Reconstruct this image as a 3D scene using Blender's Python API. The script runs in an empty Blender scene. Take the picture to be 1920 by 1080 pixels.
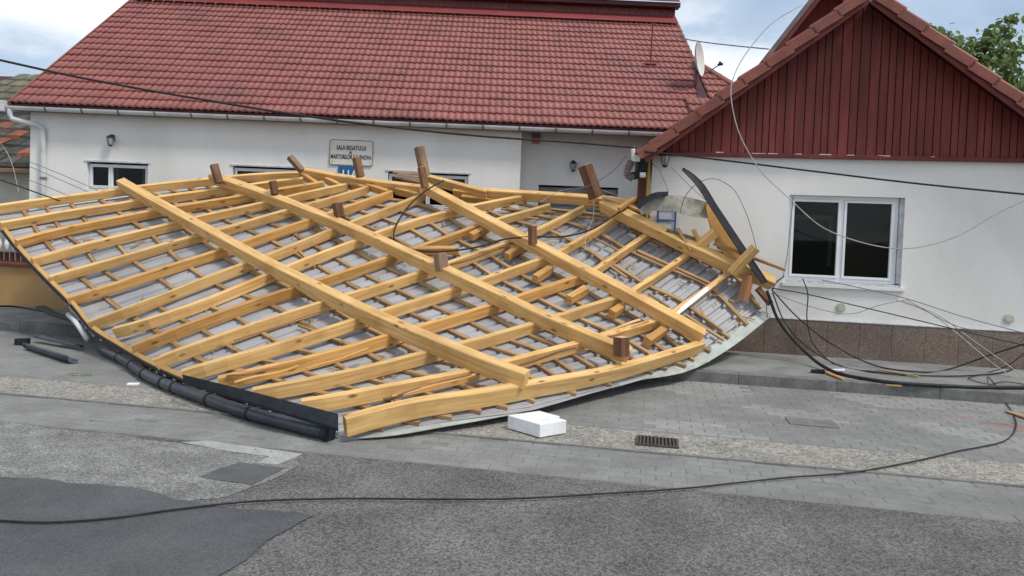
import bpy, math, random
import numpy as np
from mathutils import Vector, Matrix
from mathutils import noise as mnoise
random.seed(7)
R = math.radians
sc = bpy.context.scene
col = sc.collection

# ------------------------------------------------------------------ camera
CAMH, F, CY, PITCH, ROLL = 1.62, 1400.0, 466.0, 0.030, 0.038
O = Vector((0, 0, CAMH))
Fv = Vector((0, math.cos(PITCH), -math.sin(PITCH)))
r0 = Vector((1, 0, 0)); u0 = Vector((0, math.sin(PITCH), math.cos(PITCH)))
Rv = r0*math.cos(ROLL) + u0*math.sin(ROLL)
Uv = u0*math.cos(ROLL) - r0*math.sin(ROLL)
cd = bpy.data.cameras.new('camera'); cam = bpy.data.objects.new('camera', cd); col.objects.link(cam)
m = Matrix((Rv, Uv, -Fv)).transposed().to_4x4(); m.translation = O
cam.matrix_world = m
cd.sensor_width = 36; cd.lens = F/1920*36; cd.shift_y = -(540-CY)/1920
cd.clip_end = 3000
sc.camera = cam

# ------------------------------------------------------------------ world, sun, exposure
SUN_EL, SUN_AZ = 53, 54      # azimuth: degrees to the right of straight behind the camera
w = bpy.data.worlds.new('World'); sc.world = w; w.use_nodes = True
nt = w.node_tree; N = nt.nodes; L = nt.links
for n in list(N): N.remove(n)
wo = N.new('ShaderNodeOutputWorld'); bg = N.new('ShaderNodeBackground'); bg.inputs[1].default_value = 0.085
L.new(bg.outputs[0], wo.inputs[0])
sky = N.new('ShaderNodeTexSky'); sky.sky_type = 'NISHITA'; sky.sun_disc = False
sky.sun_elevation = R(SUN_EL); sky.sun_rotation = R(180-SUN_AZ); sky.dust_density = 1.5
tc = N.new('ShaderNodeTexCoord')
mp = N.new('ShaderNodeMapping'); mp.inputs['Scale'].default_value = (1, 1, 2.3); mp.inputs['Location'].default_value = (0.35, 0.2, 0.1)
L.new(tc.outputs['Generated'], mp.inputs[0])
nz = N.new('ShaderNodeTexNoise'); nz.inputs['Scale'].default_value = 3.1; nz.inputs['Detail'].default_value = 7; nz.inputs['Roughness'].default_value = .52
L.new(mp.outputs[0], nz.inputs['Vector'])
rp = N.new('ShaderNodeValToRGB'); e = rp.color_ramp.elements
e[0].position = .34; e[0].color = (3.0, 3.9, 5.2, 1)
e[1].position = .62; e[1].color = (9.5, 9.7, 9.8, 1)
k = e.new(.47); k.color = (4.0, 4.9, 6.1, 1)
k = e.new(.54); k.color = (6.6, 7.1, 7.7, 1)
L.new(nz.outputs[0], rp.inputs[0])
mx = N.new('ShaderNodeMixRGB'); mx.inputs[0].default_value = .85
L.new(sky.outputs[0], mx.inputs[1]); L.new(rp.outputs[0], mx.inputs[2]); L.new(mx.outputs[0], bg.inputs[0])
sd = bpy.data.lights.new('sun', 'SUN'); sd.energy = 1.5; sd.angle = R(11); sd.color = (1, .94, .85)
so = bpy.data.objects.new('sun', sd); col.objects.link(so)
az = R(SUN_AZ); d = Vector((math.sin(az)*math.cos(R(SUN_EL)), -math.cos(az)*math.cos(R(SUN_EL)), math.sin(R(SUN_EL))))
so.rotation_euler = d.to_track_quat('Z', 'Y').to_euler()
sc.view_settings.view_transform = 'Standard'; sc.view_settings.look = 'None'
sc.view_settings.gamma = 1; sc.view_settings.use_curve_mapping = False
sc.view_settings.exposure = 0.72

# ------------------------------------------------------------------ helpers
def ray(px, py): return Fv + Rv*((px-960)/F) + Uv*((CY-py)/F)
def atY(px, py, Y):
    r = ray(px, py); return O + r*(Y/r.y)
def atZ(px, py, z):
    r = ray(px, py); return O + r*((z-CAMH)/r.z)
class Pl:                                   # a vertical plane: s along it, z up, off towards the street
    def __init__(s, o, ang): s.o = Vector(o); s.ex = Vector((math.cos(ang), math.sin(ang), 0)); s.n = Vector((math.sin(ang), -math.cos(ang), 0))
    def hit(s, px, py, off=0):
        r = ray(px, py); q = s.o + s.n*off
        return O + r*((q-O).dot(s.n)/r.dot(s.n))
    def sz(s, px, py, off=0):
        p = s.hit(px, py, off); return ((p-s.o).dot(s.ex), p.z)
    def P(s, a, z, off=0): 
        q = s.o + s.ex*a + s.n*off; return Vector((q.x, q.y, z))

class MB:
    def __init__(s): s.v = []; s.f = []; s.uv = []
    def add(s, vs, fs, uvs=None):
        b = len(s.v); s.v += [tuple(x) for x in vs]
        for i, f in enumerate(fs):
            s.f.append([b+j for j in f]); s.uv.append(uvs[i] if uvs else [(0, 0)]*len(f))
    def quad(s, a, b, c, d): 
        w_ = (Vector(b)-Vector(a)).length; h_ = (Vector(d)-Vector(a)).length
        s.add([a, b, c, d], [(0, 1, 2, 3)], [[(0, 0), (w_, 0), (w_, h_), (0, h_)]])
    def box(s, c, X, Y, Z, hx, hy, hz):
        c = Vector(c); X = Vector(X).normalized()*hx; Y = Vector(Y).normalized()*hy; Z = Vector(Z).normalized()*hz
        vs = [c+X*i+Y*j+Z*k for k in (-1, 1) for j in (-1, 1) for i in (-1, 1)]
        fs = [(0, 2, 3, 1), (4, 5, 7, 6), (0, 1, 5, 4), (2, 6, 7, 3), (0, 4, 6, 2), (1, 3, 7, 5)]
        uvs = []
        for f in fs: uvs.append([(((vs[i]-c).dot(X.normalized())), (vs[i]-c).dot(Y.normalized())+(vs[i]-c).dot(Z.normalized())*.7) for i in f])
        s.add(vs, fs, uvs); return s
    def build(s, name, mat, parent=None, smooth=False):
        me = bpy.data.meshes.new(name); me.from_pydata(s.v, [], s.f)
        ul = me.uv_layers.new(name='UVMap'); i = 0
        fl = [c for f in s.uv for uv in f for c in uv]
        ul.data.foreach_set('uv', fl)
        if smooth: me.polygons.foreach_set('use_smooth', [True]*len(me.polygons))
        me.materials.append(mat); me.update()
        o = bpy.data.objects.new(name, me); col.objects.link(o)
        if parent: o.parent = parent
        return o

def catmull(pts, n):
    """smooth curve through pts, chord-length parameter"""
    pts = [Vector(p) for p in pts]
    if len(pts) == 2: return [pts[0].lerp(pts[1], i/n) for i in range(n+1)]
    u = [0]
    for a, b in zip(pts, pts[1:]): u.append(u[-1]+max(1e-6, (b-a).length))
    m = len(pts); tg = []
    for k in range(m):
        if k == 0: tg.append((pts[1]-pts[0])/(u[1]-u[0]))
        elif k == m-1: tg.append((pts[-1]-pts[-2])/(u[-1]-u[-2]))
        else:
            a = (pts[k]-pts[k-1])/(u[k]-u[k-1]); b = (pts[k+1]-pts[k])/(u[k+1]-u[k]); h0 = u[k]-u[k-1]; h1 = u[k+1]-u[k]
            tg.append((a*h1+b*h0)/(h0+h1))
    out = []; i = 0
    for k in range(n+1):
        t = u[-1]*k/n
        while i < m-2 and t > u[i+1]: i += 1
        h = u[i+1]-u[i]; x = (t-u[i])/h; x2, x3 = x*x, x*x*x
        out.append(pts[i]*(2*x3-3*x2+1)+tg[i]*h*(x3-2*x2+x)+pts[i+1]*(-2*x3+3*x2)+tg[i+1]*h*(x3-x2))
    return out
def sweep(mb, pts, ups, w, h, ch=.006, skew=0):
    """a chamfered rectangular timber along pts; h along ups, w across"""
    n = len(pts); rings = []; ln = 0; off = random.random()*20
    for i in range(n):
        t = (pts[min(i+1, n-1)]-pts[max(i-1, 0)]).normalized()
        u = ups[i] if isinstance(ups, list) else ups
        u = (u - t*u.dot(t)).normalized(); s = t.cross(u)
        if i: ln += (pts[i]-pts[i-1]).length
        a, b = w/2, h/2
        cs = [(a-ch, b), (a, b-ch), (a, -b+ch), (a-ch, -b), (-a+ch, -b), (-a, -b+ch), (-a, b-ch), (-a+ch, b)]
        rings.append(([pts[i]+s*x+u*y for x, y in cs], ln))
    per = [0]
    cs = [(w/2-ch, h/2), (w/2, h/2-ch), (w/2, -h/2+ch), (w/2-ch, -h/2), (-w/2+ch, -h/2), (-w/2, -h/2+ch), (-w/2, h/2-ch), (-w/2+ch, h/2)]
    for j in range(8): per.append(per[-1]+math.dist(cs[j], cs[(j+1) % 8]))
    vs = [p for r_, _ in rings for p in r_]; fs = []; uvs = []
    for i in range(n-1):
        for j in range(8):
            k = (j+1) % 8
            fs.append((i*8+j, (i+1)*8+j, (i+1)*8+k, i*8+k))
            uvs.append([(off+rings[i][1], per[j]), (off+rings[i+1][1], per[j]), (off+rings[i+1][1], per[j+1]), (off+rings[i][1], per[j+1])])
    fs.append(tuple(range(7, -1, -1))[::-1]); uvs.append([(off+x, off+y) for x, y in cs])
    fs.append(tuple((n-1)*8+j for j in range(7, -1, -1))); uvs.append([(off+x, off+y) for x, y in cs[::-1]])
    mb.add(vs, fs, uvs); return mb
def tube(mb, pts, rad, seg=8, caps=True):
    n = len(pts); vs = []; fs = []; uvs = []; ln = 0
    ref = Vector((0, 0, 1))
    t0 = (pts[1]-pts[0]).normalized()
    if abs(t0.z) > .9: ref = Vector((1, 0, 0))
    s = t0.cross(ref).normalized()
    for i in range(n):
        t = (pts[min(i+1, n-1)]-pts[max(i-1, 0)]).normalized()
        s = (s-t*s.dot(t)).normalized(); u = s.cross(t)
        rr = rad(i/(n-1)) if callable(rad) else rad
        for j in range(seg):
            a = 2*math.pi*j/seg; vs.append(pts[i]+s*math.cos(a)*rr+u*math.sin(a)*rr)
    for i in range(n-1):
        for j in range(seg):
            k = (j+1) % seg
            fs.append((i*seg+j, i*seg+k, (i+1)*seg+k, (i+1)*seg+j)); uvs.append([(i*.1, j/seg), (i*.1, (j+1)/seg), (i*.1+.1, (j+1)/seg), (i*.1+.1, j/seg)])
    if caps:
        fs.append(tuple(range(seg))[::-1]); uvs.append([(0, 0)]*seg)
        fs.append(tuple((n-1)*seg+j for j in range(seg))); uvs.append([(0, 0)]*seg)
    mb.add(vs, fs, uvs); return mb
def prism(mb, poly, dvec):
    """extrude polygon (list of Vector) by dvec"""
    n = len(poly); dv = Vector(dvec); vs = [Vector(p) for p in poly]+[Vector(p)+dv for p in poly]
    fs = [tuple(range(n)), tuple(range(2*n-1, n-1, -1))]+[(i, n+i, n+(i+1) % n, (i+1) % n) for i in range(n)]
    mb.add(vs, fs); return mb

def tag(o, label, cat, group=None, kind=None):
    o['label'] = label; o['category'] = cat
    if group: o['group'] = group
    if kind: o['kind'] = kind
    return o
def thing(name, label, cat, loc=(0, 0, 0), group=None):
    o = bpy.data.objects.new(name, None); col.objects.link(o); o.location = loc; o.empty_display_size = .1
    return tag(o, label, cat, group)
# parts are built in world coordinates; this keeps them in place under a moved Empty
def adopt(root):
    inv = Matrix.Translation(root.location).inverted()
    for c in root.children: c.matrix_parent_inverse = inv
def struct(o): o['kind'] = 'structure'; return o

# ------------------------------------------------------------------ materials
def newmat(name, rough=.7, spec=.3):
    m = bpy.data.materials.new(name); m.use_nodes = True
    b = m.node_tree.nodes['Principled BSDF']; b.inputs['Roughness'].default_value = rough
    b.inputs['Specular IOR Level'].default_value = spec
    return m, m.node_tree.nodes, m.node_tree.links, b
def noise_mat(name, c1, c2, scale=5, rough=.8, detail=6, bump=0, bscale=None, c3=None, scale3=.8, amt3=.5, spec=.3, rand=0, coords='pos', stretch=(1, 1, 1), metallic=0, lo=.35, hi=.65, spk=None):
    m, N, L, b = newmat(name, rough, spec); b.inputs['Metallic'].default_value = metallic
    if coords == 'pos': g = N.new('ShaderNodeNewGeometry'); src = g.outputs['Position']
    else: g = N.new('ShaderNodeTexCoord'); src = g.outputs[coords]
    mp = N.new('ShaderNodeMapping'); mp.inputs['Scale'].default_value = stretch; L.new(src, mp.inputs[0])
    nz = N.new('ShaderNodeTexNoise'); nz.inputs['Scale'].default_value = scale; nz.inputs['Detail'].default_value = detail; nz.inputs['Roughness'].default_value = .6
    L.new(mp.outputs[0], nz.inputs['Vector'])
    rp = N.new('ShaderNodeValToRGB'); e = rp.color_ramp.elements; e[0].position = lo; e[1].position = hi
    e[0].color = (*c1, 1); e[1].color = (*c2, 1); L.new(nz.outputs[0], rp.inputs[0]); out = rp.outputs[0]
    if c3:
        n3 = N.new('ShaderNodeTexNoise'); n3.inputs['Scale'].default_value = scale3; n3.inputs['Detail'].default_value = 5
        L.new(mp.outputs[0], n3.inputs['Vector'])
        r3 = N.new('ShaderNodeValToRGB'); r3.color_ramp.elements[0].position = .48; r3.color_ramp.elements[1].position = .68
        r3.color_ramp.elements[1].color = (amt3, amt3, amt3, 1); L.new(n3.outputs[0], r3.inputs[0])
        mx = N.new('ShaderNodeMixRGB'); L.new(r3.outputs[0], mx.inputs[0]); L.new(out, mx.inputs[1]); mx.inputs[2].default_value = (*c3, 1); out = mx.outputs[0]
    if spk:                                     # small speckles
        v = N.new('ShaderNodeTexVoronoi'); v.inputs['Scale'].default_value = spk[0]; L.new(mp.outputs[0], v.inputs['Vector'])
        sp = N.new('ShaderNodeSeparateColor'); L.new(v.outputs['Color'], sp.inputs[0])
        mr = N.new('ShaderNodeMapRange'); mr.inputs['To Min'].default_value = 1-spk[1]; mr.inputs['To Max'].default_value = 1+spk[1]
        L.new(sp.outputs[0], mr.inputs['Value'])
        mm = N.new('ShaderNodeVectorMath'); mm.operation = 'SCALE'; L.new(out, mm.inputs[0]); L.new(mr.outputs[0], mm.inputs['Scale']); out = mm.outputs[0]
    if rand:
        oi = N.new('ShaderNodeObjectInfo'); mr = N.new('ShaderNodeMapRange'); mr.inputs['To Min'].default_value = 1-rand; mr.inputs['To Max'].default_value = 1+rand
        L.new(oi.outputs['Random'], mr.inputs['Value'])
        mm = N.new('ShaderNodeVectorMath'); mm.operation = 'SCALE'; L.new(out, mm.inputs[0]); L.new(mr.outputs[0], mm.inputs['Scale']); out = mm.outputs[0]
    L.new(out, b.inputs['Base Color'])
    if bump:
        n2 = N.new('ShaderNodeTexNoise'); n2.inputs['Scale'].default_value = bscale or scale*4; n2.inputs['Detail'].default_value = 4
        L.new(mp.outputs[0], n2.inputs['Vector'])
        bp = N.new('ShaderNodeBump'); bp.inputs['Strength'].default_value = bump; bp.inputs['Distance'].default_value = .01
        L.new(n2.outputs[0], bp.inputs['Height']); L.new(bp.outputs[0], b.inputs['Normal'])
    return m
def wood_mat(name, light, dark, rough=.65, dirt=(.12, .06, .02), dirtamt=.5, rand=.14):
    m, N, L, b = newmat(name, rough, .25)
    t = N.new('ShaderNodeTexCoord'); mp = N.new('ShaderNodeMapping'); mp.inputs['Scale'].default_value = (1.2, 22, 1); L.new(t.outputs['UV'], mp.inputs[0])
    oi = N.new('ShaderNodeObjectInfo'); ad = N.new('ShaderNodeVectorMath'); ad.operation = 'ADD'
    cx = N.new('ShaderNodeCombineXYZ'); mu = N.new('ShaderNodeMath'); mu.operation = 'MULTIPLY'; mu.inputs[1].default_value = 50; L.new(oi.outputs['Random'], mu.inputs[0]); L.new(mu.outputs[0], cx.inputs[0]); L.new(mu.outputs[0], cx.inputs[2])
    L.new(mp.outputs[0], ad.inputs[0]); L.new(cx.outputs[0], ad.inputs[1])
    nz = N.new('ShaderNodeTexNoise'); nz.inputs['Scale'].default_value = 1.6; nz.inputs['Detail'].default_value = 6; L.new(ad.outputs[0], nz.inputs['Vector'])
    rp = N.new('ShaderNodeValToRGB'); e = rp.color_ramp.elements; e[0].position = .3; e[1].position = .68; e[0].color = (*dark, 1); e[1].color = (*light, 1); L.new(nz.outputs[0], rp.inputs[0])
    # knots
    mp2 = N.new('ShaderNodeMapping'); mp2.inputs['Scale'].default_value = (3.2, 8, 1); L.new(t.outputs['UV'], mp2.inputs[0])
    ad2 = N.new('ShaderNodeVectorMath'); ad2.operation = 'ADD'; L.new(mp2.outputs[0], ad2.inputs[0]); L.new(cx.outputs[0], ad2.inputs[1])
    v = N.new('ShaderNodeTexVoronoi'); v.inputs['Scale'].default_value = 1; L.new(ad2.outputs[0], v.inputs['Vector'])
    r2 = N.new('ShaderNodeValToRGB'); r2.color_ramp.elements[0].position = .06; r2.color_ramp.elements[0].color = (.85, .85, .85, 1); r2.color_ramp.elements[1].position = .17; r2.color_ramp.elements[1].color = (0, 0, 0, 1)
    L.new(v.outputs['Distance'], r2.inputs[0])
    mx = N.new('ShaderNodeMixRGB'); L.new(r2.outputs[0], mx.inputs[0]); L.new(rp.outputs[0], mx.inputs[1]); mx.inputs[2].default_value = (*dirt, 1)
    # larger stains
    g = N.new('ShaderNodeNewGeometry'); n3 = N.new('ShaderNodeTexNoise'); n3.inputs['Scale'].default_value = 2.4; n3.inputs['Detail'].default_value = 6; L.new(g.outputs['Position'], n3.inputs['Vector'])
    r3 = N.new('ShaderNodeValToRGB'); r3.color_ramp.elements[0].position = .5; r3.color_ramp.elements[1].position = .75; r3.color_ramp.elements[1].color = (dirtamt,)*3+(1,); L.new(n3.outputs[0], r3.inputs[0])
    mx2 = N.new('ShaderNodeMixRGB'); L.new(r3.outputs[0], mx2.inputs[0]); L.new(mx.outputs[0], mx2.inputs[1]); mx2.inputs[2].default_value = (dark[0]*.6, dark[1]*.5, dark[2]*.45, 1)
    mr = N.new('ShaderNodeMapRange'); mr.inputs['To Min'].default_value = 1-rand; mr.inputs['To Max'].default_value = 1+rand; L.new(oi.outputs['Random'], mr.inputs['Value'])
    mm = N.new('ShaderNodeVectorMath'); mm.operation = 'SCALE'; L.new(mx2.outputs[0], mm.inputs[0]); L.new(mr.outputs[0], mm.inputs['Scale'])
    L.new(mm.outputs[0], b.inputs['Base Color'])
    bp = N.new('ShaderNodeBump'); bp.inputs['Strength'].default_value = .25; bp.inputs['Distance'].default_value = .004; L.new(nz.outputs[0], bp.inputs['Height']); L.new(bp.outputs[0], b.inputs['Normal'])
    return m
M = {}
M['wood'] = wood_mat('fresh_spruce', (.80, .535, .235), (.57, .32, .105), dirtamt=.5, rand=.12)
M['wood2'] = wood_mat('orange_spruce', (.70, .41, .15), (.45, .225, .06), dirtamt=.45)
M['batten'] = wood_mat('batten_wood', (.50, .33, .165), (.27, .155, .07), rand=.22)
M['oldwood'] = wood_mat('brown_stained_wood', (.22, .115, .065), (.10, .047, .025), rand=.25)
M['redwood'] = wood_mat('reddish_timber', (.50, .25, .12), (.30, .13, .055), rand=.1)
M['greywood'] = wood_mat('weathered_wood', (.30, .21, .14), (.13, .08, .05), rand=.2)
M['endgrain'] = noise_mat('end_grain', (.55, .36, .2), (.72, .52, .32), 30)
M['sheet'] = noise_mat('galvanised_sheet', (.33, .33, .345), (.42, .42, .435), 2.0, rough=.5, c3=(.27, .235, .20), scale3=1.1, amt3=.35, spec=.4, rand=.07)
M['sheet_old'] = noise_mat('mossy_sheet', (.32, .30, .245), (.50, .475, .42), 9, rough=.85, c3=(.19, .175, .11), scale3=5, amt3=.8, bump=1, bscale=18)
M['flash'] = noise_mat('pale_edge_flashing', (.36, .39, .37), (.50, .53, .50), 4, rough=.5, c3=(.25, .25, .2), scale3=3, amt3=.6)
M['black'] = noise_mat('anthracite_metal', (.010, .013, .018), (.022, .026, .034), 9, rough=.6, spec=.3)
M['tube'] = noise_mat('anthracite_gutter', (.022, .026, .034), (.045, .052, .066), 6, rough=.35, spec=.5)
M['cable'] = noise_mat('black_cable', (.012, .012, .013), (.03, .03, .032), 9, rough=.6)
M['palecable'] = noise_mat('pale_wire', (.33, .32, .32), (.46, .45, .44), 9, rough=.6)
M['greycable'] = noise_mat('grey_wire', (.13, .13, .14), (.2, .2, .21), 9, rough=.6)
M['white_wall'] = noise_mat('white_render', (.78, .762, .725), (.84, .822, .785), 2.2, rough=.95, stretch=(1, 1, .4), c3=(.60, .585, .55), scale3=1.1, amt3=.55, bump=.5, bscale=170, spec=.15)
M['tile'] = noise_mat('red_concrete_tile', (.235, .075, .062), (.325, .108, .092), 2.2, rough=.55, detail=8, c3=(.17, .068, .062), scale3=1.3, amt3=.6, bump=.15, bscale=60, spec=.5, lo=.3, hi=.7)
M['verge'] = noise_mat('verge_tile', (.19, .052, .036), (.27, .082, .055), 5, rough=.5, c3=(.12, .05, .04), scale3=4, amt3=.5, rand=.12, spec=.45)
M['redboard'] = noise_mat('red_stained_board', (.135, .026, .022), (.22, .044, .036), 2.4, rough=.65, coords='pos', stretch=(9, 9, .8), c3=(.09, .018, .017), scale3=1.2, amt3=.6, rand=.2, bump=.15, bscale=30, spec=.35)
M['redbarge'] = noise_mat('dark_red_fascia', (.11, .022, .02), (.17, .036, .03), 4, rough=.55)
M['redflash'] = noise_mat('red_flashing', (.19, .032, .032), (.25, .044, .042), 2, rough=.7, spec=.5)
M['siding'] = noise_mat('brown_red_siding', (.20, .075, .065), (.27, .105, .09), 3, rough=.5)
M['darkeave'] = noise_mat('dark_eave', (.05, .012, .016), (.08, .02, .026), 3, rough=.5)
M['mauve'] = noise_mat('mauve_metal', (.14, .06, .07), (.19, .085, .095), 3, rough=.8)
M['plastic'] = noise_mat('white_plastic', (.76, .77, .78), (.82, .83, .84), 3, rough=.35, spec=.5)
M['gutterw'] = noise_mat('white_gutter', (.55, .56, .57), (.68, .69, .7), 3, rough=.4, c3=(.35, .34, .32), scale3=2.5, amt3=.5, spec=.5)
M['greyframe'] = noise_mat('grey_frame', (.40, .41, .44), (.62, .63, .66), 14, rough=.6)
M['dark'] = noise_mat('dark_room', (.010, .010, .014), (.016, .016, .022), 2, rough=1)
M['olive'] = noise_mat('olive_reflection', (.20, .19, .10), (.26, .25, .13), 3, rough=.8)
M['brownroom'] = noise_mat('brown_room_wall', (.16, .13, .075), (.22, .17, .10), 2, rough=.9)
M['granite'] = noise_mat('brown_granite_plinth', (.14, .10, .08), (.25, .19, .155), 60, rough=.6, detail=3, c3=(.09, .06, .05), scale3=1.5, amt3=.5, rand=.08, spk=(130, .35))
M['concrete'] = noise_mat('apron_concrete', (.18, .182, .174), (.25, .252, .24), 3.5, rough=.95, c3=(.35, .35, .34), scale3=1.1, amt3=.6, bump=.3, bscale=70, spk=(90, .12))
M['kerb'] = noise_mat('kerb_concrete', (.13, .13, .124), (.20, .20, .19), 6, rough=.95, bump=.3, bscale=70, rand=.1, spk=(90, .15))
M['asphalt'] = noise_mat('asphalt', (.118, .114, .111), (.180, .175, .170), 1.8, rough=.95, c3=(.105, .102, .10), scale3=.7, amt3=.8, bump=1, bscale=120, spk=(95, .5))
M['asphalt_worn'] = noise_mat('worn_asphalt', (.175, .173, .166), (.265, .262, .25), 5, rough=.95, c3=(.14, .138, .134), scale3=1.5, amt3=.6, bump=1, bscale=90, spk=(115, .5))
M['asphalt_new'] = noise_mat('smooth_dark_asphalt', (.072, .074, .079), (.10, .103, .108), 2.0, rough=.9, c3=(.125, .125, .12), scale3=1.2, amt3=.6, bump=.4, bscale=150, spk=(150, .25))
M['asphalt_patch'] = noise_mat('small_asphalt_patch', (.085, .085, .088), (.115, .115, .118), 5, rough=.9, bump=.4, bscale=150, spk=(150, .2))
M['lightcement'] = noise_mat('cement_smear', (.30, .30, .285), (.38, .38, .36), 9, rough=.95, bump=.3, spk=(90, .15))
M['pebble'] = noise_mat('washed_pebble_concrete', (.245, .23, .205), (.335, .315, .28), 9, rough=.9, c3=(.19, .18, .155), scale3=2.0, amt3=.6, bump=1, bscale=85, spk=(60, .42))
M['paver'] = noise_mat('grey_paver', (.185, .185, .177), (.25, .25, .238), 2.5, rough=.92, c3=(.155, .155, .15), scale3=1.0, amt3=.7, rand=.05, bump=.2, bscale=90, spk=(110, .12))
M['paver_dusty'] = noise_mat('dusty_paver', (.23, .23, .22), (.31, .308, .295), 1.6, rough=.92, c3=(.20, .20, .19), scale3=.8, amt3=.6, rand=.06, bump=.2, bscale=90, spk=(110, .12))
M['paver_red'] = noise_mat('red_paver', (.23, .15, .14), (.29, .19, .18), 2.5, rough=.92, rand=.1, spk=(110, .12))
M['joint'] = noise_mat('joint_dirt', (.155, .155, .147), (.21, .208, .196), 9, rough=1)
M['ground'] = noise_mat('earth', (.10, .095, .08), (.16, .15, .13), 3, rough=1)
M['ochre'] = noise_mat('ochre_render', (.38, .235, .10), (.46, .29, .13), 1.8, rough=.95, c3=(.26, .17, .085), scale3=1, amt3=.5)
M['coping'] = noise_mat('brown_coping', (.12, .04, .03), (.17, .06, .045), 5, rough=.7)
M['beige'] = noise_mat('beige_render', (.42, .40, .35), (.52, .50, .44), 1.8, rough=.95, c3=(.30, .28, .23), scale3=1, amt3=.6)
M['oldtile'] = noise_mat('blackened_tile', (.05, .048, .044), (.10, .095, .085), 6, rough=.95, c3=(.12, .13, .07), scale3=1.5, amt3=.4, rand=.35, bump=.5, bscale=40)
M['mosstile'] = noise_mat('mossy_tile', (.12, .115, .085), (.18, .17, .13), 6, rough=.95, c3=(.12, .14, .07), scale3=1.5, amt3=.5, rand=.2, bump=.5, bscale=40)
M['orangetile'] = noise_mat('orange_clay_tile', (.23, .08, .045), (.32, .12, .07), 6, rough=.85, c3=(.1, .08, .06), scale3=3, amt3=.5, rand=.15)
M['lampblack'] = noise_mat('lamp_black', (.012, .012, .012), (.02, .02, .02), 5, rough=.5)
M['lampglass'] = noise_mat('lamp_glass', (.35, .36, .36), (.45, .46, .46), 5, rough=.15, spec=.6)
M['signplate'] = noise_mat('cream_plate', (.70, .67, .60), (.75, .72, .65), 5, rough=.5)
M['ink'] = noise_mat('dark_lettering', (.05, .045, .045), (.07, .065, .06), 5, rough=.6)
M['blue'] = noise_mat('blue_enamel', (.008, .10, .27), (.012, .125, .31), 5, rough=.35)
M['whiteink'] = noise_mat('white_lettering', (.75, .75, .75), (.8, .8, .8), 5, rough=.5)
M['orange'] = noise_mat('orange_lens', (.50, .10, .03), (.58, .13, .04), 5, rough=.4)
M['greybox'] = noise_mat('grey_box', (.16, .13, .12), (.22, .18, .16), 5, rough=.6)
M['dish'] = noise_mat('satellite_dish', (.72, .72, .69), (.8, .8, .77), 5, rough=.5)
M['styro'] = noise_mat('white_polystyrene', (.80, .81, .82), (.86, .87, .88), 25, rough=.9, bump=.7, bscale=90, c3=(.62, .61, .58), scale3=7, amt3=.5)
M['iron'] = noise_mat('rusty_iron', (.05, .042, .036), (.10, .085, .075), 25, rough=.8)
M['hole'] = noise_mat('drain_pit', (.008, .008, .008), (.015, .015, .014), 25, rough=1)
M['yellow'] = noise_mat('yellow_pipe', (.38, .26, .04), (.5, .36, .07), 8, rough=.6)
M['bark'] = noise_mat('bark', (.06, .05, .035), (.12, .1, .07), 20, rough=.95)
M['shutter'] = noise_mat('grey_shutter', (.15, .17, .19), (.2, .22, .24), 4, rough=.5)
M['vent'] = noise_mat('pale_vent', (.42, .42, .33), (.52, .52, .42), 8, rough=.7)
M['paint'] = noise_mat('peeled_white_paint', (.5, .48, .46), (.7, .68, .66), 20, rough=.8)
M['paper'] = noise_mat('bluish_paper', (.50, .54, .62), (.66, .69, .75), 30, rough=.8)
def leafmat():
    m, N, L, b = newmat('leaf', .5, .4)
    g = N.new('ShaderNodeNewGeometry'); nz = N.new('ShaderNodeTexNoise'); nz.inputs['Scale'].default_value = 3.5; L.new(g.outputs['Position'], nz.inputs['Vector'])
    oi = N.new('ShaderNodeObjectInfo'); ad = N.new('ShaderNodeMath'); ad.operation = 'MULTIPLY_ADD'; ad.inputs[1].default_value = .35; L.new(oi.outputs['Random'], ad.inputs[0]); L.new(nz.outputs[0], ad.inputs[2])
    rp = N.new('ShaderNodeValToRGB'); e = rp.color_ramp.elements; e[0].position = .42; e[1].position = .95; e[0].color = (.11, .17, .06, 1); e[1].color = (.36, .46, .18, 1)
    L.new(ad.outputs[0], rp.inputs[0]); L.new(rp.outputs[0], b.inputs['Base Color'])
    tr = N.new('ShaderNodeBsdfTranslucent'); L.new(rp.outputs[0], tr.inputs[0]); ms = N.new('ShaderNodeMixShader'); ms.inputs[0].default_value = .35
    L.new(b.outputs[0], ms.inputs[1]); L.new(tr.outputs[0], ms.inputs[2]); L.new(ms.outputs[0], N['Material Output'].inputs[0]); return m
M['leaf'] = leafmat()
def glassmat():
    m, N, L, b = newmat('window_glass', .03, .5)
    tr = N.new('ShaderNodeBsdfTransparent'); tr.inputs[0].default_value = (.55, .58, .58, 1); gl = N.new('ShaderNodeBsdfGlossy'); gl.inputs['Roughness'].default_value = .02; gl.inputs[0].default_value = (.8, .85, .9, 1)
    fr = N.new('ShaderNodeFresnel'); fr.inputs[0].default_value = 1.3; ms = N.new('ShaderNodeMixShader'); L.new(fr.outputs[0], ms.inputs[0]); L.new(tr.outputs[0], ms.inputs[1]); L.new(gl.outputs[0], ms.inputs[2])
    L.new(ms.outputs[0], N['Material Output'].inputs[0]); return m
M['glass'] = glassmat()

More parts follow.
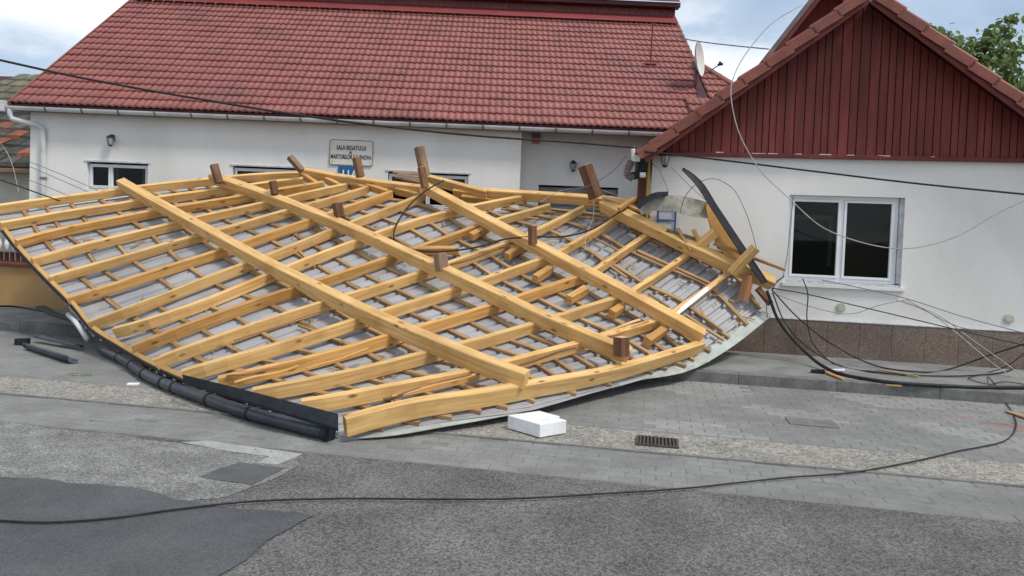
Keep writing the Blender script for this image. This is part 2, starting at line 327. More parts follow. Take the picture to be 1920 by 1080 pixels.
# ------------------------------------------------------------------ ground: everything runs along the street direction
ANG = math.atan(.185)
EX = Vector((math.cos(ANG), -math.sin(ANG), 0)); EN = Vector((math.sin(ANG), math.cos(ANG), 0))
def G(s, n, z=0): return Vector((EX.x*s+EN.x*n, EX.y*s+EN.y*n, z))
def gsn(px, py, z=0):
    p = atZ(px, py, z); return p.dot(EX), p.dot(EN)
def strip(name, mat, s0, s1, n0, n1, z, thick=None, seg=1):
    mb = MB()
    for i in range(seg):
        a = s0+(s1-s0)*i/seg; b = s0+(s1-s0)*(i+1)/seg
        mb.quad(G(a, n0, z), G(b, n0, z), G(b, n1, z), G(a, n1, z))
    if thick:
        mb.quad(G(s0, n0, z-thick), G(s1, n0, z-thick), G(s1, n0, z), G(s0, n0, z))
    return struct(mb.build(name, mat))
mb = MB(); mb.quad((-400, -400, -.06), (400, -400, -.06), (400, 400, -.06), (-400, 400, -.06)); struct(mb.build('ground', M['ground']))
strip('road', M['asphalt'], -60, 60, -4, 4.80, 0)
def gpoly(name, mat, pix, z, wob=.016, fq=6):
    mb = MB(); pts = []
    # wobble the outline a little so the cut edge is not ruler-straight
    P = [atZ(x, y, z) for x, y in pix]
    for i in range(len(P)):
        a, b = P[i], P[(i+1) % len(P)]; k = max(1, int((b-a).length/.08))
        for j in range(k):
            q = a.lerp(b, j/k); q = q+Vector((mnoise.noise(q*fq), mnoise.noise(q*fq+Vector((9, 0, 0))), 0))*wob+Vector((mnoise.noise(q*25), mnoise.noise(q*25+Vector((4, 0, 0))), 0))*wob*.3; q.z = z; pts.append(q)
    mb.add(pts, [tuple(range(len(pts)))]); o = mb.build(name, mat); return struct(o)
gpoly('worn_asphalt', M['asphalt_worn'], [(-300, 768), (0, 792), (200, 812), (345, 832), (560, 850), (560, 875), (420, 935), (330, 945), (180, 930), (-300, 900)], .003, .06, 3)
gpoly('dark_asphalt', M['asphalt_new'], [(-300, 885), (0, 895), (80, 897), (180, 908), (250, 918), (330, 935), (410, 946), (590, 962), (500, 1020), (400, 1082), (360, 1120), (-300, 1120)], .007, .07, 2.6)
gpoly('asphalt_patch', M['asphalt_patch'], [(372, 893), (448, 867), (537, 877), (472, 909)], .006)
gpoly('cement_smear', M['lightcement'], [(340, 829), (385, 826), (570, 851), (520, 871), (480, 868), (505, 856), (430, 846)], .005)
# bedding under pavers
strip('paver_bed', M['joint'], -60, 60, 4.80, 5.50, .0)
strip('pebble_strip', M['pebble'], -60, 60, 5.50, 6.10, .004)
strip('sidewalk_bed', M['joint'], -60, 60, 6.10, 8.34, .0035)
strip('concrete_apron', M['concrete'], -60, 60, 8.45, 14.0, .12, seg=1)
strip('back_yard', M['concrete'], -60, 60, 14.0, 40.0, .118, seg=1)

# pavers: one mesh shared
def paver_mesh(lx, ly, mat, name):
    mb = MB(); c = .004; h = 0
    vs = [Vector((x*(lx/2), y*(ly/2), -.03)) for y in (-1, 1) for x in (-1, 1)]+[Vector((x*(lx/2), y*(ly/2), -c)) for y in (-1, 1) for x in (-1, 1)]+[Vector((x*(lx/2-c), y*(ly/2-c), 0)) for y in (-1, 1) for x in (-1, 1)]
    fs = []
    for b in (0, 4): fs += [(b, b+1, b+5, b+4), (b+1, b+3, b+7, b+5), (b+3, b+2, b+6, b+7), (b+2, b, b+4, b+6)]
    fs.append((8, 9, 11, 10)); mb.add(vs, fs)
    me = bpy.data.meshes.new(name); me.from_pydata([tuple(v) for v in mb.v], [], mb.f); me.materials.append(mat); return me
ROTZ = -ANG
def lay(rootname, rows, n0, dn, s0, s1, ln, z, near, mats, order):
    root = bpy.data.objects.new(rootname, None); col.objects.link(root); root['kind'] = 'structure'
    meshes = [paver_mesh(ln-.006, dn-.006, mt, 'paver') for mt in mats]
    cells = []
    for r_ in range(rows):
        k = int((s1-s0)/ln)
        for c_ in range(k):
            s = s0+(c_+.5+(.5 if r_ % 2 else 0))*ln; n = n0+(r_+.5)*dn
            cells.append((s, n))
    cells.sort(key=lambda q: order(*q))
    rest = [MB() for _ in mats]
    for i, (s, n) in enumerate(cells):
        mi = near(s, n); zz = z+random.uniform(-.0022, .0022)
        mat_ = Matrix.Translation(G(s, n, zz)) @ Matrix.Rotation(ROTZ+random.uniform(-.006, .006), 4, 'Z') @ Matrix.Rotation(random.uniform(-.008, .008), 4, 'X')
        if i < 298:
            o = bpy.data.objects.new('paver', meshes[mi]); col.objects.link(o); o.matrix_world = mat_; o.parent = root
        else:
            me = meshes[mi]; rest[mi].add([mat_ @ v.co for v in me.vertices], [tuple(p.vertices) for p in me.polygons])
    for mi, mb in enumerate(rest):
        if mb.v: o = mb.build('paver_field', mats[mi], root); o['kind'] = 'stuff'
    return root
def visible_key(s, n):
    p = G(s, n); x = p.x/p.y
    return (0 if abs(x) < .72 else 10)+p.y
lay('gutter_paving', 7, 4.815, .1, -12, 10, .2, .002, lambda s, n: 0, [M['paver']], visible_key)
def side_mat(s, n):
    px = s
    if mnoise.noise(Vector((s*.9, n*1.3, 3))) > .12 and 0 < s < 4.2: return 1
    if s > 2.9 and abs((n-6.2)*1.25-(s-4.6)*-1.0) < .22 and random.random() < .8: return 2
    return 0
def side_key(s, n):
    p = G(s, n); x = p.x/p.y
    return (0 if -.05 < x < .72 else 10 if abs(x) < .72 else 20)+p.y
lay('sidewalk', 22, 6.125, .1, -12, 12, .2, .006, side_mat, [M['paver'], M['paver_dusty'], M['paver_red']], side_key)
# kerbs
def kerb(rootname, n0, n1, z0, z1, ln, s0, s1):
    root = bpy.data.objects.new(rootname, None); col.objects.link(root); root['kind'] = 'structure'
    s = s0
    while s < s1:
        mb = MB(); c = G(s+ln/2, (n0+n1)/2, (z0+z1)/2)
        sweep(mb, [G(s+.003, (n0+n1)/2, (z0+z1)/2), G(s+ln-.003, (n0+n1)/2, (z0+z1)/2)], Vector((0, 0, 1)), n1-n0, z1-z0, .012)
        mb.build('kerbstone', M['kerb'], root); s += ln
kerb('upper_kerb', 8.34, 8.45, -.02, .126, 1.0, -12, 11)
mb = MB()   # dark edging joint between paver gutter and pebble strip
sweep(mb, [G(-14, 5.515, .0), G(12, 5.515, .0)], Vector((0, 0, 1)), .022, .03, .004)
struct(mb.build('edging_joint', M['joint']))

# ------------------------------------------------------------------ right house
RW = Pl(G(0, 10.0), -ANG)
house = thing('gabled_house', 'white single storey house with dark red boarded gable and brown granite plinth on the right', 'house', RW.P(4, .12))
def wall_holes(mb, pl, s0, s1, z0, z1, holes, depth=.14, off=0):
    S = sorted({s0, s1, *[h[0] for h in holes], *[h[1] for h in holes]}); Z = sorted({z0, z1, *[h[2] for h in holes], *[h[3] for h in holes]})
    for i in range(len(S)-1):
        for j in range(len(Z)-1):
            cs, cz = (S[i]+S[i+1])/2, (Z[j]+Z[j+1])/2
            if any(h[0] < cs < h[1] and h[2] < cz < h[3] for h in holes): continue
            mb.quad(pl.P(S[i], Z[j], off), pl.P(S[i+1], Z[j], off), pl.P(S[i+1], Z[j+1], off), pl.P(S[i], Z[j+1], off))
    for a, b, c, d_ in holes:
        P = pl.P
        mb.quad(P(a, c, off), P(a, c, off-depth), P(a, d_, off-depth), P(a, d_, off)); mb.quad(P(b, c, off), P(b, d_, off), P(b, d_, off-depth), P(b, c, off-depth))
        mb.quad(P(a, c, off), P(b, c, off), P(b, c, off-depth), P(a, c, off-depth)); mb.quad(P(a, d_, off), P(a, d_, off-depth), P(b, d_, off-depth), P(b, d_, off))
def average(pl, pts, k, off=0): return sum(pl.sz(x, y, off)[k] for x, y in pts)/len(pts)
r_left = average(RW, [(1222, 330), (1220, 380)], 0)
r_top = average(RW, [(1300, 293), (1600, 297), (1900, 302)], 1)
pl_top = average(RW, [(1460, 598), (1700, 610), (1900, 621)], 1)
ws0 = average(RW, [(1482, 366), (1472, 525)], 0); ws1 = average(RW, [(1698, 370), (1688, 545)], 0)
wz0 = average(RW, [(1480, 528), (1688, 541)], 1); wz1 = average(RW, [(1482, 366), (1698, 370)], 1)
r_right = r_left+6.6
print('right house', r_left, r_top, pl_top, ws0, ws1, wz0, wz1)
mb = MB(); wall_holes(mb, RW, r_left, r_right, .1, r_top, [(ws0, ws1, wz0, wz1)])
mb.quad(RW.P(r_left, .1), RW.P(r_left, r_top), RW.P(r_left, r_top, -7), RW.P(r_left, .1, -7))
mb.quad(RW.P(r_right, .1), RW.P(r_right, .1, -7), RW.P(r_right, r_top, -7), RW.P(r_right, r_top))
mb.build('wall', M['white_wall'], house)
# plinth panels
s = r_left-.02; k = 0
while s < r_right+.02:
    wd = .38; mb = MB()
    mb.box(RW.P(s+wd/2, (pl_top+.11)/2, .0225), RW.ex, RW.n, (0, 0, 1), wd/2-.002, .022, (pl_top-.11)/2)
    mb.build('plinth_panel', M['granite'], house); s += wd
mb = MB(); sweep(mb, [RW.P(r_left-.03, pl_top+.008, .028), RW.P(r_right, pl_top+.008, .028)], Vector((0, 0, 1)), .05, .014, .003); mb.build('drip_strip', M['greyframe'], house)
# window
def window(pl, parent, a, b, c, d_, off, fr=.055, mull=(.5,), framemat='plastic', sillmat=None, depth=.05, room=True, sash=.045):
    wn = bpy.data.objects.new('window', None); col.objects.link(wn); wn.parent = parent
    mb = MB()
    def bar(x0, x1, z0, z1, o, t=depth): mb.box(pl.P((x0+x1)/2, (z0+z1)/2, o), pl.ex, pl.n, (0, 0, 1), (x1-x0)/2, t/2, (z1-z0)/2)
    bar(a, a+fr, c, d_, off); bar(b-fr, b, c, d_, off); bar(a+fr, b-fr, c, c+fr, off); bar(a+fr, b-fr, d_-fr, d_, off)
    xs = [a+fr]
    for m_ in mull: x = a+(b-a)*m_; bar(x-fr*.4, x+fr*.4, c+fr, d_-fr, off+.002); xs += [x-fr*.4, x+fr*.4]
    xs.append(b-fr)
    mb.build('frame', M[framemat], wn)
    for i in range(0, len(xs), 2):
        x0, x1 = xs[i], xs[i+1]; mb = MB(); z0, z1 = c+fr, d_-fr
        def bar2(p0, p1, q0, q1): mb.box(pl.P((p0+p1)/2, (q0+q1)/2, off+.012), pl.ex, pl.n, (0, 0, 1), (p1-p0)/2, .03, (q1-q0)/2)
        if sash:
            bar2(x0+.003, x0+sash, z0+.003, z1-.003); bar2(x1-sash, x1-.003, z0+.003, z1-.003); bar2(x0+sash, x1-sash, z0+.003, z0+sash); bar2(x0+sash, x1-sash, z1-sash, z1-.003)
            mb.build('sash', M[framemat], wn)
        mb = MB(); mb.box(pl.P((x0+x1)/2, (z0+z1)/2, off-.005), pl.ex, pl.n, (0, 0, 1), (x1-x0)/2-sash*.8, .003, (z1-z0)/2-sash*.8); mb.build('pane', M['glass'], wn)
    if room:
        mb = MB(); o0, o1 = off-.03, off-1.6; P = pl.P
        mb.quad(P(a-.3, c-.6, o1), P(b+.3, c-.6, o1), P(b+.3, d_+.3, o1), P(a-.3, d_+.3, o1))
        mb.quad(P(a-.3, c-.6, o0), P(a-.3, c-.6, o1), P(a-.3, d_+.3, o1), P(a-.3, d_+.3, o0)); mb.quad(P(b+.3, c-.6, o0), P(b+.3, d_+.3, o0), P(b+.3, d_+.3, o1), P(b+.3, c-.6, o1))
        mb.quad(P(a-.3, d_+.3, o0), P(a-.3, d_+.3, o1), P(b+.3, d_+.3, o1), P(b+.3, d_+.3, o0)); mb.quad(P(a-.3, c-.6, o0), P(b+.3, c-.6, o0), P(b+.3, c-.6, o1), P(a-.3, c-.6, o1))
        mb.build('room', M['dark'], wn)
    return wn
wn = window(RW, house, ws0+.0, ws1-.05, wz0+.03, wz1-.002, -.10, fr=.045, sash=.032)
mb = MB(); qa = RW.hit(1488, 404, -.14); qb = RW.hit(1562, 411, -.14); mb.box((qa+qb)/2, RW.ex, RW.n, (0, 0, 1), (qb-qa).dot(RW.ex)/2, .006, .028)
qa = RW.hit(1552, 411, -.14); qb = RW.hit(1560, 500, -.14); mb.box((qa+qb)/2, RW.ex, RW.n, (0, 0, 1), .022, .006, (qa.z-qb.z)/2); mb.build('pane_reflection', M['olive'], wn)  # olive bars behind the glass imitate a reflection in the left pane
mb = MB(); mb.box(RW.P(ws0+(ws1-ws0)*.78, wz0+.5, -.6), RW.ex, RW.n, (0, 0, 1), .34, .02, .55); mb.build('room_wall', M['brownroom'], wn)
mb = MB(); mb.box(RW.P(ws1-.022, (wz0+wz1)/2+.02, -.075), RW.ex, RW.n, (0, 0, 1), .022, .045, (wz1-wz0)/2-.022); mb.box(RW.P((ws0+ws1)/2, wz0+.015, -.06), RW.ex, RW.n, (0, 0, 1), (ws1-ws0)/2-.002, .05, .012); mb.build('grey_reveal', M['greyframe'], wn)  # right reveal and bottom ledge lined in a greyer tone than the wall
mb = MB(); mb.box(RW.P((ws0+ws1)/2-.0, wz0-.022, .012), RW.ex, RW.n, (0, 0, 1), (ws1-ws0)/2+.045, .03, .02); mb.build('sill', M['white_wall'], wn)
# round vents
for px, py in ((1576, 577), (1891, 598)):
    mb = MB(); c = RW.hit(px, py, .0)
    for rr, o0, o1 in ((.058, .002, .014), (.036, .014, .022)):
        ring = [c+RW.ex*math.cos(a)*rr+Vector((0, 0, 1))*math.sin(a)*rr for a in [2*math.pi*i/18 for i in range(18)]]
        prism(mb, [p+RW.n*o0 for p in ring], RW.n*(o1-o0))
    mb.build('round_vent', M['vent'], house)
# gable
FRT = .38
apexP = RW.sz(1631, 10, FRT); l0 = RW.sz(1280, 252, FRT); rr0 = RW.sz(1920, 233, FRT)
slopeL = (apexP[1]-l0[1])/(apexP[0]-l0[0]); slopeR = (apexP[1]-rr0[1])/(rr0[0]-apexP[0])
slope = (slopeL+slopeR)/2
print('gable', apexP, slopeL, slopeR, r_left, r_right)
ax_, az_ = apexP
def rake(s): return az_-slope*abs(s-ax_)
gz0 = r_top
s = r_left-.25; rnd = random.Random(3)
s_lo = ax_-(az_-gz0)/slope; s_hi = ax_+(az_-gz0)/slope
s = s_lo; i = 0
while s < s_hi:
    wd = rnd.choice([.082, .09, .1, .118]); off = .040+rnd.uniform(-.004, .006)
    a, b = s+.006, s+wd-.006; mb = MB(); P = RW.P
    za, zb = rake(a)+.15, rake(b)+.15
    top = [P(b, zb, off), P(a, za, off)]
    if a < ax_ < b: top = [P(b, zb, off), P(ax_, az_+.15, off), P(a, za, off)]
    prism(mb, [P(a, gz0+.03, off), P(b, gz0+.03, off)]+top, RW.n*-.02)
    mb.build('gable_board', M['redboard'], house); s += wd; i += 1
mb = MB(); mb.add([RW.P(s_lo-.4, gz0, .008), RW.P(s_hi+.4, gz0, .008), RW.P(ax_, az_+.1, .008)], [(0, 1, 2)]); mb.build('gable_backing', M['redbarge'], house)
mb = MB(); sweep(mb, [RW.P(r_left-.1, gz0+.012, .04), RW.P(s_hi, gz0+.012, .04)], Vector((0, 0, 1)), .075, .05, .004); mb.build('gable_sill_board', M['redbarge'], house)
for px, wd in ((1348, 14), (1421, 26), (1447, 18), (1495, 12), (1545, 22), (1592, 14), (1655, 22), (1660, 12), (1745, 6)):
    a = RW.sz(px-wd/2, 290)[0]; b = RW.sz(px+wd/2, 290)[0]; mb = MB(); mb.box(RW.P((a+b)/2, gz0+.035+rnd.uniform(-.005, .004), .074), RW.ex, RW.n, (0, 0, 1), (b-a)/2, .006, rnd.uniform(.002, .006)); mb.build('peeled_paint', M['paint'], house)
# roof slabs, barge boards, verge tiles
for sg in (-1, 1):
    reach = (ax_-l0[0]+.42) if sg < 0 else 3.6
    e_ = Vector((RW.ex.x*sg, RW.ex.y*sg, -slope)).normalized(); up = Vector((RW.ex.x*sg*slope, RW.ex.y*sg*slope, 1)).normalized()
    L_ = reach*math.sqrt(1+slope*slope)
    A = RW.P(ax_, az_+.02, FRT)
    mb = MB()       # deck / soffit, running back from the verge
    c0 = A+up*.13
    for (o0, t_) in ((0, .02),):
        p = [c0, c0+e_*L_, c0+e_*L_-RW.n*7.5, c0-RW.n*7.5]; prism(mb, p, up*t_)
    mb.build('roof_deck', M['darkeave'], house)
    mb = MB(); sweep(mb, [A+up*.07-RW.n*.015, A+up*.07+e_*L_-RW.n*.015], up, .03, .125, .004); mb.build('barge_board', M['redbarge'], house)
    nt_ = 15; tl = .335
    k = 0; pos = .0
    while pos < L_-.02:
        # angled verge tile: top cap and outer flap, lower end proud
        ln = min(tl, L_-pos); mb = MB(); p0 = A+e_*pos+up*(.155); p1 = A+e_*(pos+ln+.03)+up*.182
        dz = rnd.uniform(-.004, .004)
        a0, a1 = p0+up*dz, p1+up*dz
        def prof(c, t): return [c+RW.n*.035-up*.10, c+RW.n*.035+up*(.008), c+RW.n*.02+up*.028, c-RW.n*.20+up*.028, c-RW.n*.20+up*.008, c+RW.n*.015+up*.004, c+RW.n*.015-up*.10]
        q0, q1 = prof(a0, 0), prof(a1, 1); n_ = len(q0)
        mb.add(q0+q1, [tuple(range(n_)), tuple(range(2*n_-1, n_-1, -1))]+[(i, (i+1) % n_, n_+(i+1) % n_, n_+i) for i in range(n_)])
        mb.build('verge_tile', M['verge'], house); pos += tl
    mb = MB()
    for j in range(9):
        pass
mb = MB(); sweep(mb, [RW.P(ax_, az_+.22, FRT+.03), RW.P(ax_, az_+.22, -7)], Vector((0, 0, 1)), .22, .07, .03); mb.build('ridge_tile', M['verge'], house)
for sg in (-1, 1):   # tiled slopes behind the verge
    e_ = Vector((RW.ex.x*sg, RW.ex.y*sg, -slope)).normalized(); up = Vector((RW.ex.x*sg*slope, RW.ex.y*sg*slope, 1)).normalized()
    mb = MB()
    for j in range(int(((ax_-l0[0]+.42) if sg < 0 else 3.6)*math.sqrt(1+slope*slope)/.335)):
        a = RW.P(ax_, az_+.02, FRT-.2)+up*.16+e_*(j*.335); b = a+e_*.35+up*.03
        prism(mb, [a, a-RW.n*7, b-RW.n*7, b], up*.012)
    o = mb.build('roof_tile_field', M['tile'], house); o['kind'] = 'stuff'
adopt(house)

# rear house rising behind the gable
RB = Pl(G(0, 12.2), -ANG)
rear = thing('rear_house', 'steep dark red roof with grey rake fascia rising behind the gabled house', 'house', RB.P(5, .12))
p1 = RB.sz(1413, 133, .5); p2 = RB.sz(1517, 0, .5); sl2 = (p2[1]-p1[1])/(p2[0]-p1[0])
apx = RB.sz(1580, -66, .5)[0]; apz = p1[1]+sl2*(apx-p1[0])
for sg in (-1, 1):
    e_ = Vector((RB.ex.x*sg, RB.ex.y*sg, -sl2)).normalized(); up = Vector((RB.ex.x*sg*sl2, RB.ex.y*sg*sl2, 1)).normalized(); A = RB.P(apx, apz, .5); L_ = 2.75
    mb = MB(); sweep(mb, [A-up*.03, A+e_*L_-up*.03], up, .03, .07, .004); mb.build('rake_fascia', M['greybox'], rear)
    mb = MB(); sweep(mb, [A-up*.10-RB.n*.012, A+e_*L_-up*.10-RB.n*.012], up, .03, .06, .004); mb.build('barge_board', M['redbarge'], rear)
    mb = MB(); c0 = A-up*.05-RB.n*.02; prism(mb, [c0, c0+e_*L_, c0+e_*L_-RB.n*5, c0-RB.n*5], up*.05); mb.build('roof_deck', M['redbarge'], rear)
wz = apz-sl2*2.9
mb = MB(); mb.add([RB.P(apx-2.6, apz-sl2*2.6-.15), RB.P(apx+2.6, apz-sl2*2.6-.15), RB.P(apx, apz-.15)], [(0, 1, 2)]); mb.build('gable_wall', M['redboard'], rear)
mb = MB(); mb.quad(RB.P(apx-1.7, .1, -.1), RB.P(apx+1.7, .1, -.1), RB.P(apx+1.7, apz-sl2*2.6, -.1), RB.P(apx-1.7, apz-sl2*2.6, -.1)); mb.build('wall', M['white_wall'], rear)
q = RB.hit(1588, 5, .4); mb = MB(); mb.box(q+Vector((0, 0, .3)), RB.ex, RB.n, (0, 0, 1), .06, .05, .45); mb.build('post', M['siding'], rear)
adopt(rear)

# ------------------------------------------------------------------ left house
LA = R(1.2)
LW = Pl((0, 12.56, 0), LA)
lh = thing('long_house', 'long white house with pinkish red tiled roof and white gutter behind the fallen roof', 'house', LW.P(-3, .12))
l_left = average(LW, [(56, 250), (56, 350)], 0); l_step = average(LW, [(977, 270), (975, 350)], 0)
zE = average(LW, [(100, 205), (500, 222), (900, 243)], 1, .18)      # gutter
W1 = (average(LW, [(163, 305), (162, 350)], 0), LW.sz(277, 330)[0], LW.sz(220, 353)[1]-.02, LW.sz(220, 305)[1])
W2 = (LW.sz(436, 320)[0], LW.sz(575, 330)[0], LW.sz(520, 372)[1], LW.sz(500, 313)[1])
W3 = (LW.sz(727, 335)[0], LW.sz(878, 338)[0], LW.sz(800, 390)[1], LW.sz(800, 324)[1])
mb = MB(); wall_holes(mb, LW, l_left, l_step, .1, zE+.04, [W1, W2, W3])
mb.quad(LW.P(l_left, .1), LW.P(l_left, zE+.04), LW.P(l_left, zE+.04, -6), LW.P(l_left, .1, -6)); mb.quad(LW.P(l_step, .1), LW.P(l_step, .1, -.5), LW.P(l_step, zE+.04, -.5), LW.P(l_step, zE+.04)); mb.build('wall', M['white_wall'], lh)
W4 = (LW.sz(1010, 350, -.4)[0], LW.sz(1160, 350, -.4)[0], .9, LW.sz(1080, 349, -.4)[1])
mb = MB(); wall_holes(mb, LW, l_step, LW.sz(1330, 300)[0]+.6, .1, zE+.04, [W4], off=-.4); mb.build('recessed_wall', M['white_wall'], lh)
for W_, mu in ((W1, (.36,)), (W2, (.45,)), (W3, (.5,))):
    window(LW, lh, W_[0]+.01, W_[1]-.01, W_[2]+.01, W_[3]-.03, -.09, fr=.03, mull=mu, sash=.018)
window(LW, lh, W4[0]+.01, W4[1]-.01, W4[2], W4[3]-.03, -.49, fr=.05, framemat='greybox', mull=(.5,), sash=.03)
mb = MB()
for k in range(12): mb.box(LW.P((W4[0]+W4[1])/2, W4[3]-.08-.075*k, -.46), LW.ex, LW.n, (0, .3, 1), (W4[1]-W4[0])/2-.05, .006, .034)
mb.build('shutter', M['shutter'], lh)
for W_, f in ((W1, .3), (W1, .8), (W2, .3)):  # pale curtain strips inside
    mb = MB(); mb.box(LW.P(W_[0]+(W_[1]-W_[0])*f, (W_[2]+W_[3])/2-.0, -.35), LW.ex, LW.n, (0, 0, 1), .05, .01, .22); mb.build('curtain', M['greyframe'], lh)
# shadow-gap trim above windows
for W_ in (W1, W2, W3):
    mb = MB(); mb.box(LW.P((W_[0]+W_[1])/2, W_[3]+.012, .006), LW.ex, LW.n, (0, 0, 1), (W_[1]-W_[0])/2+.04, .008, .012); mb.build('lintel_trim', M['greyframe'], lh)
# roof geometry
YE, YT = 12.38, 16.35
eL = atY(15, 194, YE); eR = atY(1312, 252, YE+.25)
tL = atY(266, 6, YT); tR = atY(1252, 47, YT+.25)
zEv = (eL.z+eR.z)/2; zT = (tL.z+tR.z)/2
sL = eL.dot(LW.ex); sR = (eR.dot(LW.ex)+tR.dot(LW.ex)*.0)/1.0
sR = (eR.dot(LW.ex)+tR.dot(LW.ex))/2; sLm = (eL.dot(LW.ex)+tL.dot(LW.ex))/2-.24
print('roof', eL, eR, tL, tR)
dY = YT-YE
oE = 12.56-YE   # off towards street at eave
def roofpt(s, t, h=0):   # t 0..1 up the slope
    rise = zT-zEv; nrm = Vector((0, -rise, dY)).normalized()
    n3 = LW.n*(rise/math.hypot(rise, dY))+Vector((0, 0, dY/math.hypot(rise, dY)))
    return LW.P(s, zEv+rise*t, oE-dY*t)+n3*h
SL = math.hypot(zT-zEv, dY); NC = 18; CO = SL/NC; TW = .222
EU = (roofpt(0, 1)-roofpt(0, 0)).normalized(); ENr = LW.ex.cross(EU)
if ENr.z < 0: ENr = -ENr
def tile_mesh():
    mb = MB(); K = 10; vs = []
    for (y, h) in ((0, .031), (CO*1.12, .004)):
        for i in range(K+1):
            x = i/K; vs.append((x*TW*.995, y, h+.010*math.sin(x*4*math.pi-1.0)+(.004 if i == K else 0)))
    for i in range(K+1):
        x = i/K; vs.append((x*TW*.995, .0, .036+.010*math.sin(x*4*math.pi-1.0)-.030))
    fs = [(i, i+1, K+2+i, K+1+i) for i in range(K)]+[(2*(K+1)+i, 2*(K+1)+i+1, i+1, i) for i in range(K)]
    me = bpy.data.meshes.new('roof_tile'); me.from_pydata(vs, [], fs); me.materials.append(M['tile'])
    me.polygons.foreach_set('use_smooth', [True]*K+[False]*K); return me
TM = tile_mesh()
base = Matrix((LW.ex, EU, ENr)).transposed().to_4x4()
def tile_field(parent, s0, s1, c0, c1, h, keep, single=0, name='roof_tile'):
    n = 0; rest = MB(); cnt = 0
    for c_ in range(c0, c1):
        k = int(round((s1-s0)/TW))
        for j in range(k):
            s = s0+j*TW
            if not keep(s+TW/2, (c_+.5)/NC): continue
            mt = Matrix.Translation(roofpt(s, c_/NC, h)+Vector((0, 0, random.uniform(-.003, .003)))) @ base @ Matrix.Rotation(random.uniform(-.008, .008), 4, 'X')
            if cnt < single:
                o = bpy.data.objects.new(name, TM); col.objects.link(o); o.matrix_world = mt; o.parent = parent; cnt += 1
            else: rest.add([mt @ v.co for v in TM.vertices], [tuple(p.vertices) for p in TM.polygons])
    if rest.v:
        o = rest.build('roof_tile_field', M['tile'], parent); o['kind'] = 'stuff'
        k = len(rest.f)//20
        o.data.polygons.foreach_set('use_smooth', ([True]*10+[False]*10)*k)
tile_field(lh, sLm, sR, 0, NC, .02, lambda s, t: True, 295)
mb = MB()   # deck, underside
prism(mb, [roofpt(sLm+.02, 0, .0), roofpt(sR-.02, 0, .0), roofpt(sR-.02, 1, .0), roofpt(sLm+.02, 1, .0)], -ENr*.06); mb.build('roof_deck', M['darkeave'], lh)
mb = MB(); mb.box(LW.P((sLm+sR)/2, zEv-.09, .07), LW.ex, LW.n, (0, 0, 1), (sR-sLm)/2-.02, .12, .012); mb.build('soffit', M['greybox'], lh)
mb = MB()   # back slope so the roof is closed
prism(mb, [roofpt(sLm, 1), roofpt(sR, 1), roofpt(sR, 1)-LW.n*3.5-Vector((0, 0, 2.7)), roofpt(sLm, 1)-LW.n*3.5-Vector((0, 0, 2.7))], Vector((0, 0, -.05))); mb.build('back_slope', M['darkeave'], lh)
for sv in (sLm, sR):
    mb = MB(); sweep(mb, [roofpt(sv, -.005, .01), roofpt(sv, 1, .01)], ENr, .03, .09, .004); mb.build('verge_trim', M['verge'], lh)
# flashing, siding and upper eave along the top
f0 = .985
def toppt(s, z, off): q = LW.P(s, z, oE-dY+off); return q
zf1 = atY(960, 18, YT+.12).z; zf2 = atY(960, 5, YT+.12).z
mb = MB(); mb.quad(roofpt(sLm+.1, .955, .10), roofpt(sR, .955, .10), toppt(sR, zf1, -.09), toppt(sLm+.1, zf1, -.09)); mb.build('flashing', M['redflash'], lh)
s = sLm+.1; rib = MB()
while s < sR-.02:
    rib.quad(toppt(s, zf1-.06, -.12), toppt(s+.10, zf1-.06, -.12), toppt(s+.10, zf2+.1, -.12), toppt(s, zf2+.1, -.12))
    rib.quad(toppt(s+.10, zf1, -.12), toppt(s+.11, zf1, -.10), toppt(s+.11, zf2+.1, -.10), toppt(s+.10, zf2+.1, -.12))
    rib.quad(toppt(s+.11, zf1, -.10), toppt(s+.13, zf1, -.10), toppt(s+.13, zf2+.1, -.10), toppt(s+.11, zf2+.1, -.10))
    rib.quad(toppt(s+.13, zf1, -.10), toppt(s+.14, zf1, -.12), toppt(s+.14, zf2+.1, -.12), toppt(s+.13, zf2+.1, -.10)); s += .14
rib.build('ribbed_siding', M['siding'], lh)
mb = MB(); mb.box(toppt((sLm+sR)/2+.05, zf2+.04, .0), LW.ex, LW.n, (0, 0, 1), (sR-sLm)/2, .12, .045); mb.build('upper_eave', M['darkeave'], lh)
mb = MB(); prism(mb, [toppt(sLm+.1, zf2+.09, .16), toppt(sR+.02, zf2+.09, .16), toppt(sR+.02, zf2+1.3, -1.6), toppt(sLm+.1, zf2+1.3, -1.6)], Vector((0, 0, .03))); mb.build('upper_roof', M['mauve'], lh)
# gutter
gz = zEv-.05; go = oE+.05
mb = MB(); prof = [(math.cos(a)*.058, math.sin(a)*.062) for a in [math.pi+math.pi*i/10 for i in range(11)]]; prof += [(x*.93, y*.93) for x, y in prof[::-1]]
a0 = [LW.P(sLm-.08, gz+y, go+x) for x, y in prof]; a1 = [LW.P(sR-.1, gz+y, go+x) for x, y in prof]; n_ = len(prof)
mb.add(a0+a1, [tuple(range(n_)), tuple(range(2*n_-1, n_-1, -1))]+[(i, (i+1) % n_, n_+(i+1) % n_, n_+i) for i in range(n_)])
gut = mb.build('gutter', M['gutterw'], lh)
for i in range(18):
    px = 78+i*69.0; s = LW.sz(px, 222, .36)[0]
    if s > sR-.15: break
    mb = MB(); pts = [LW.P(s, gz+math.sin(a)*.068, go+math.cos(a)*.064) for a in [math.pi*.98+math.pi*1.04*i/8 for i in range(9)]]; sweep(mb, pts, LW.ex.copy(), .005, .03, .001); mb.build('gutter_bracket', M['greybox'], gut)
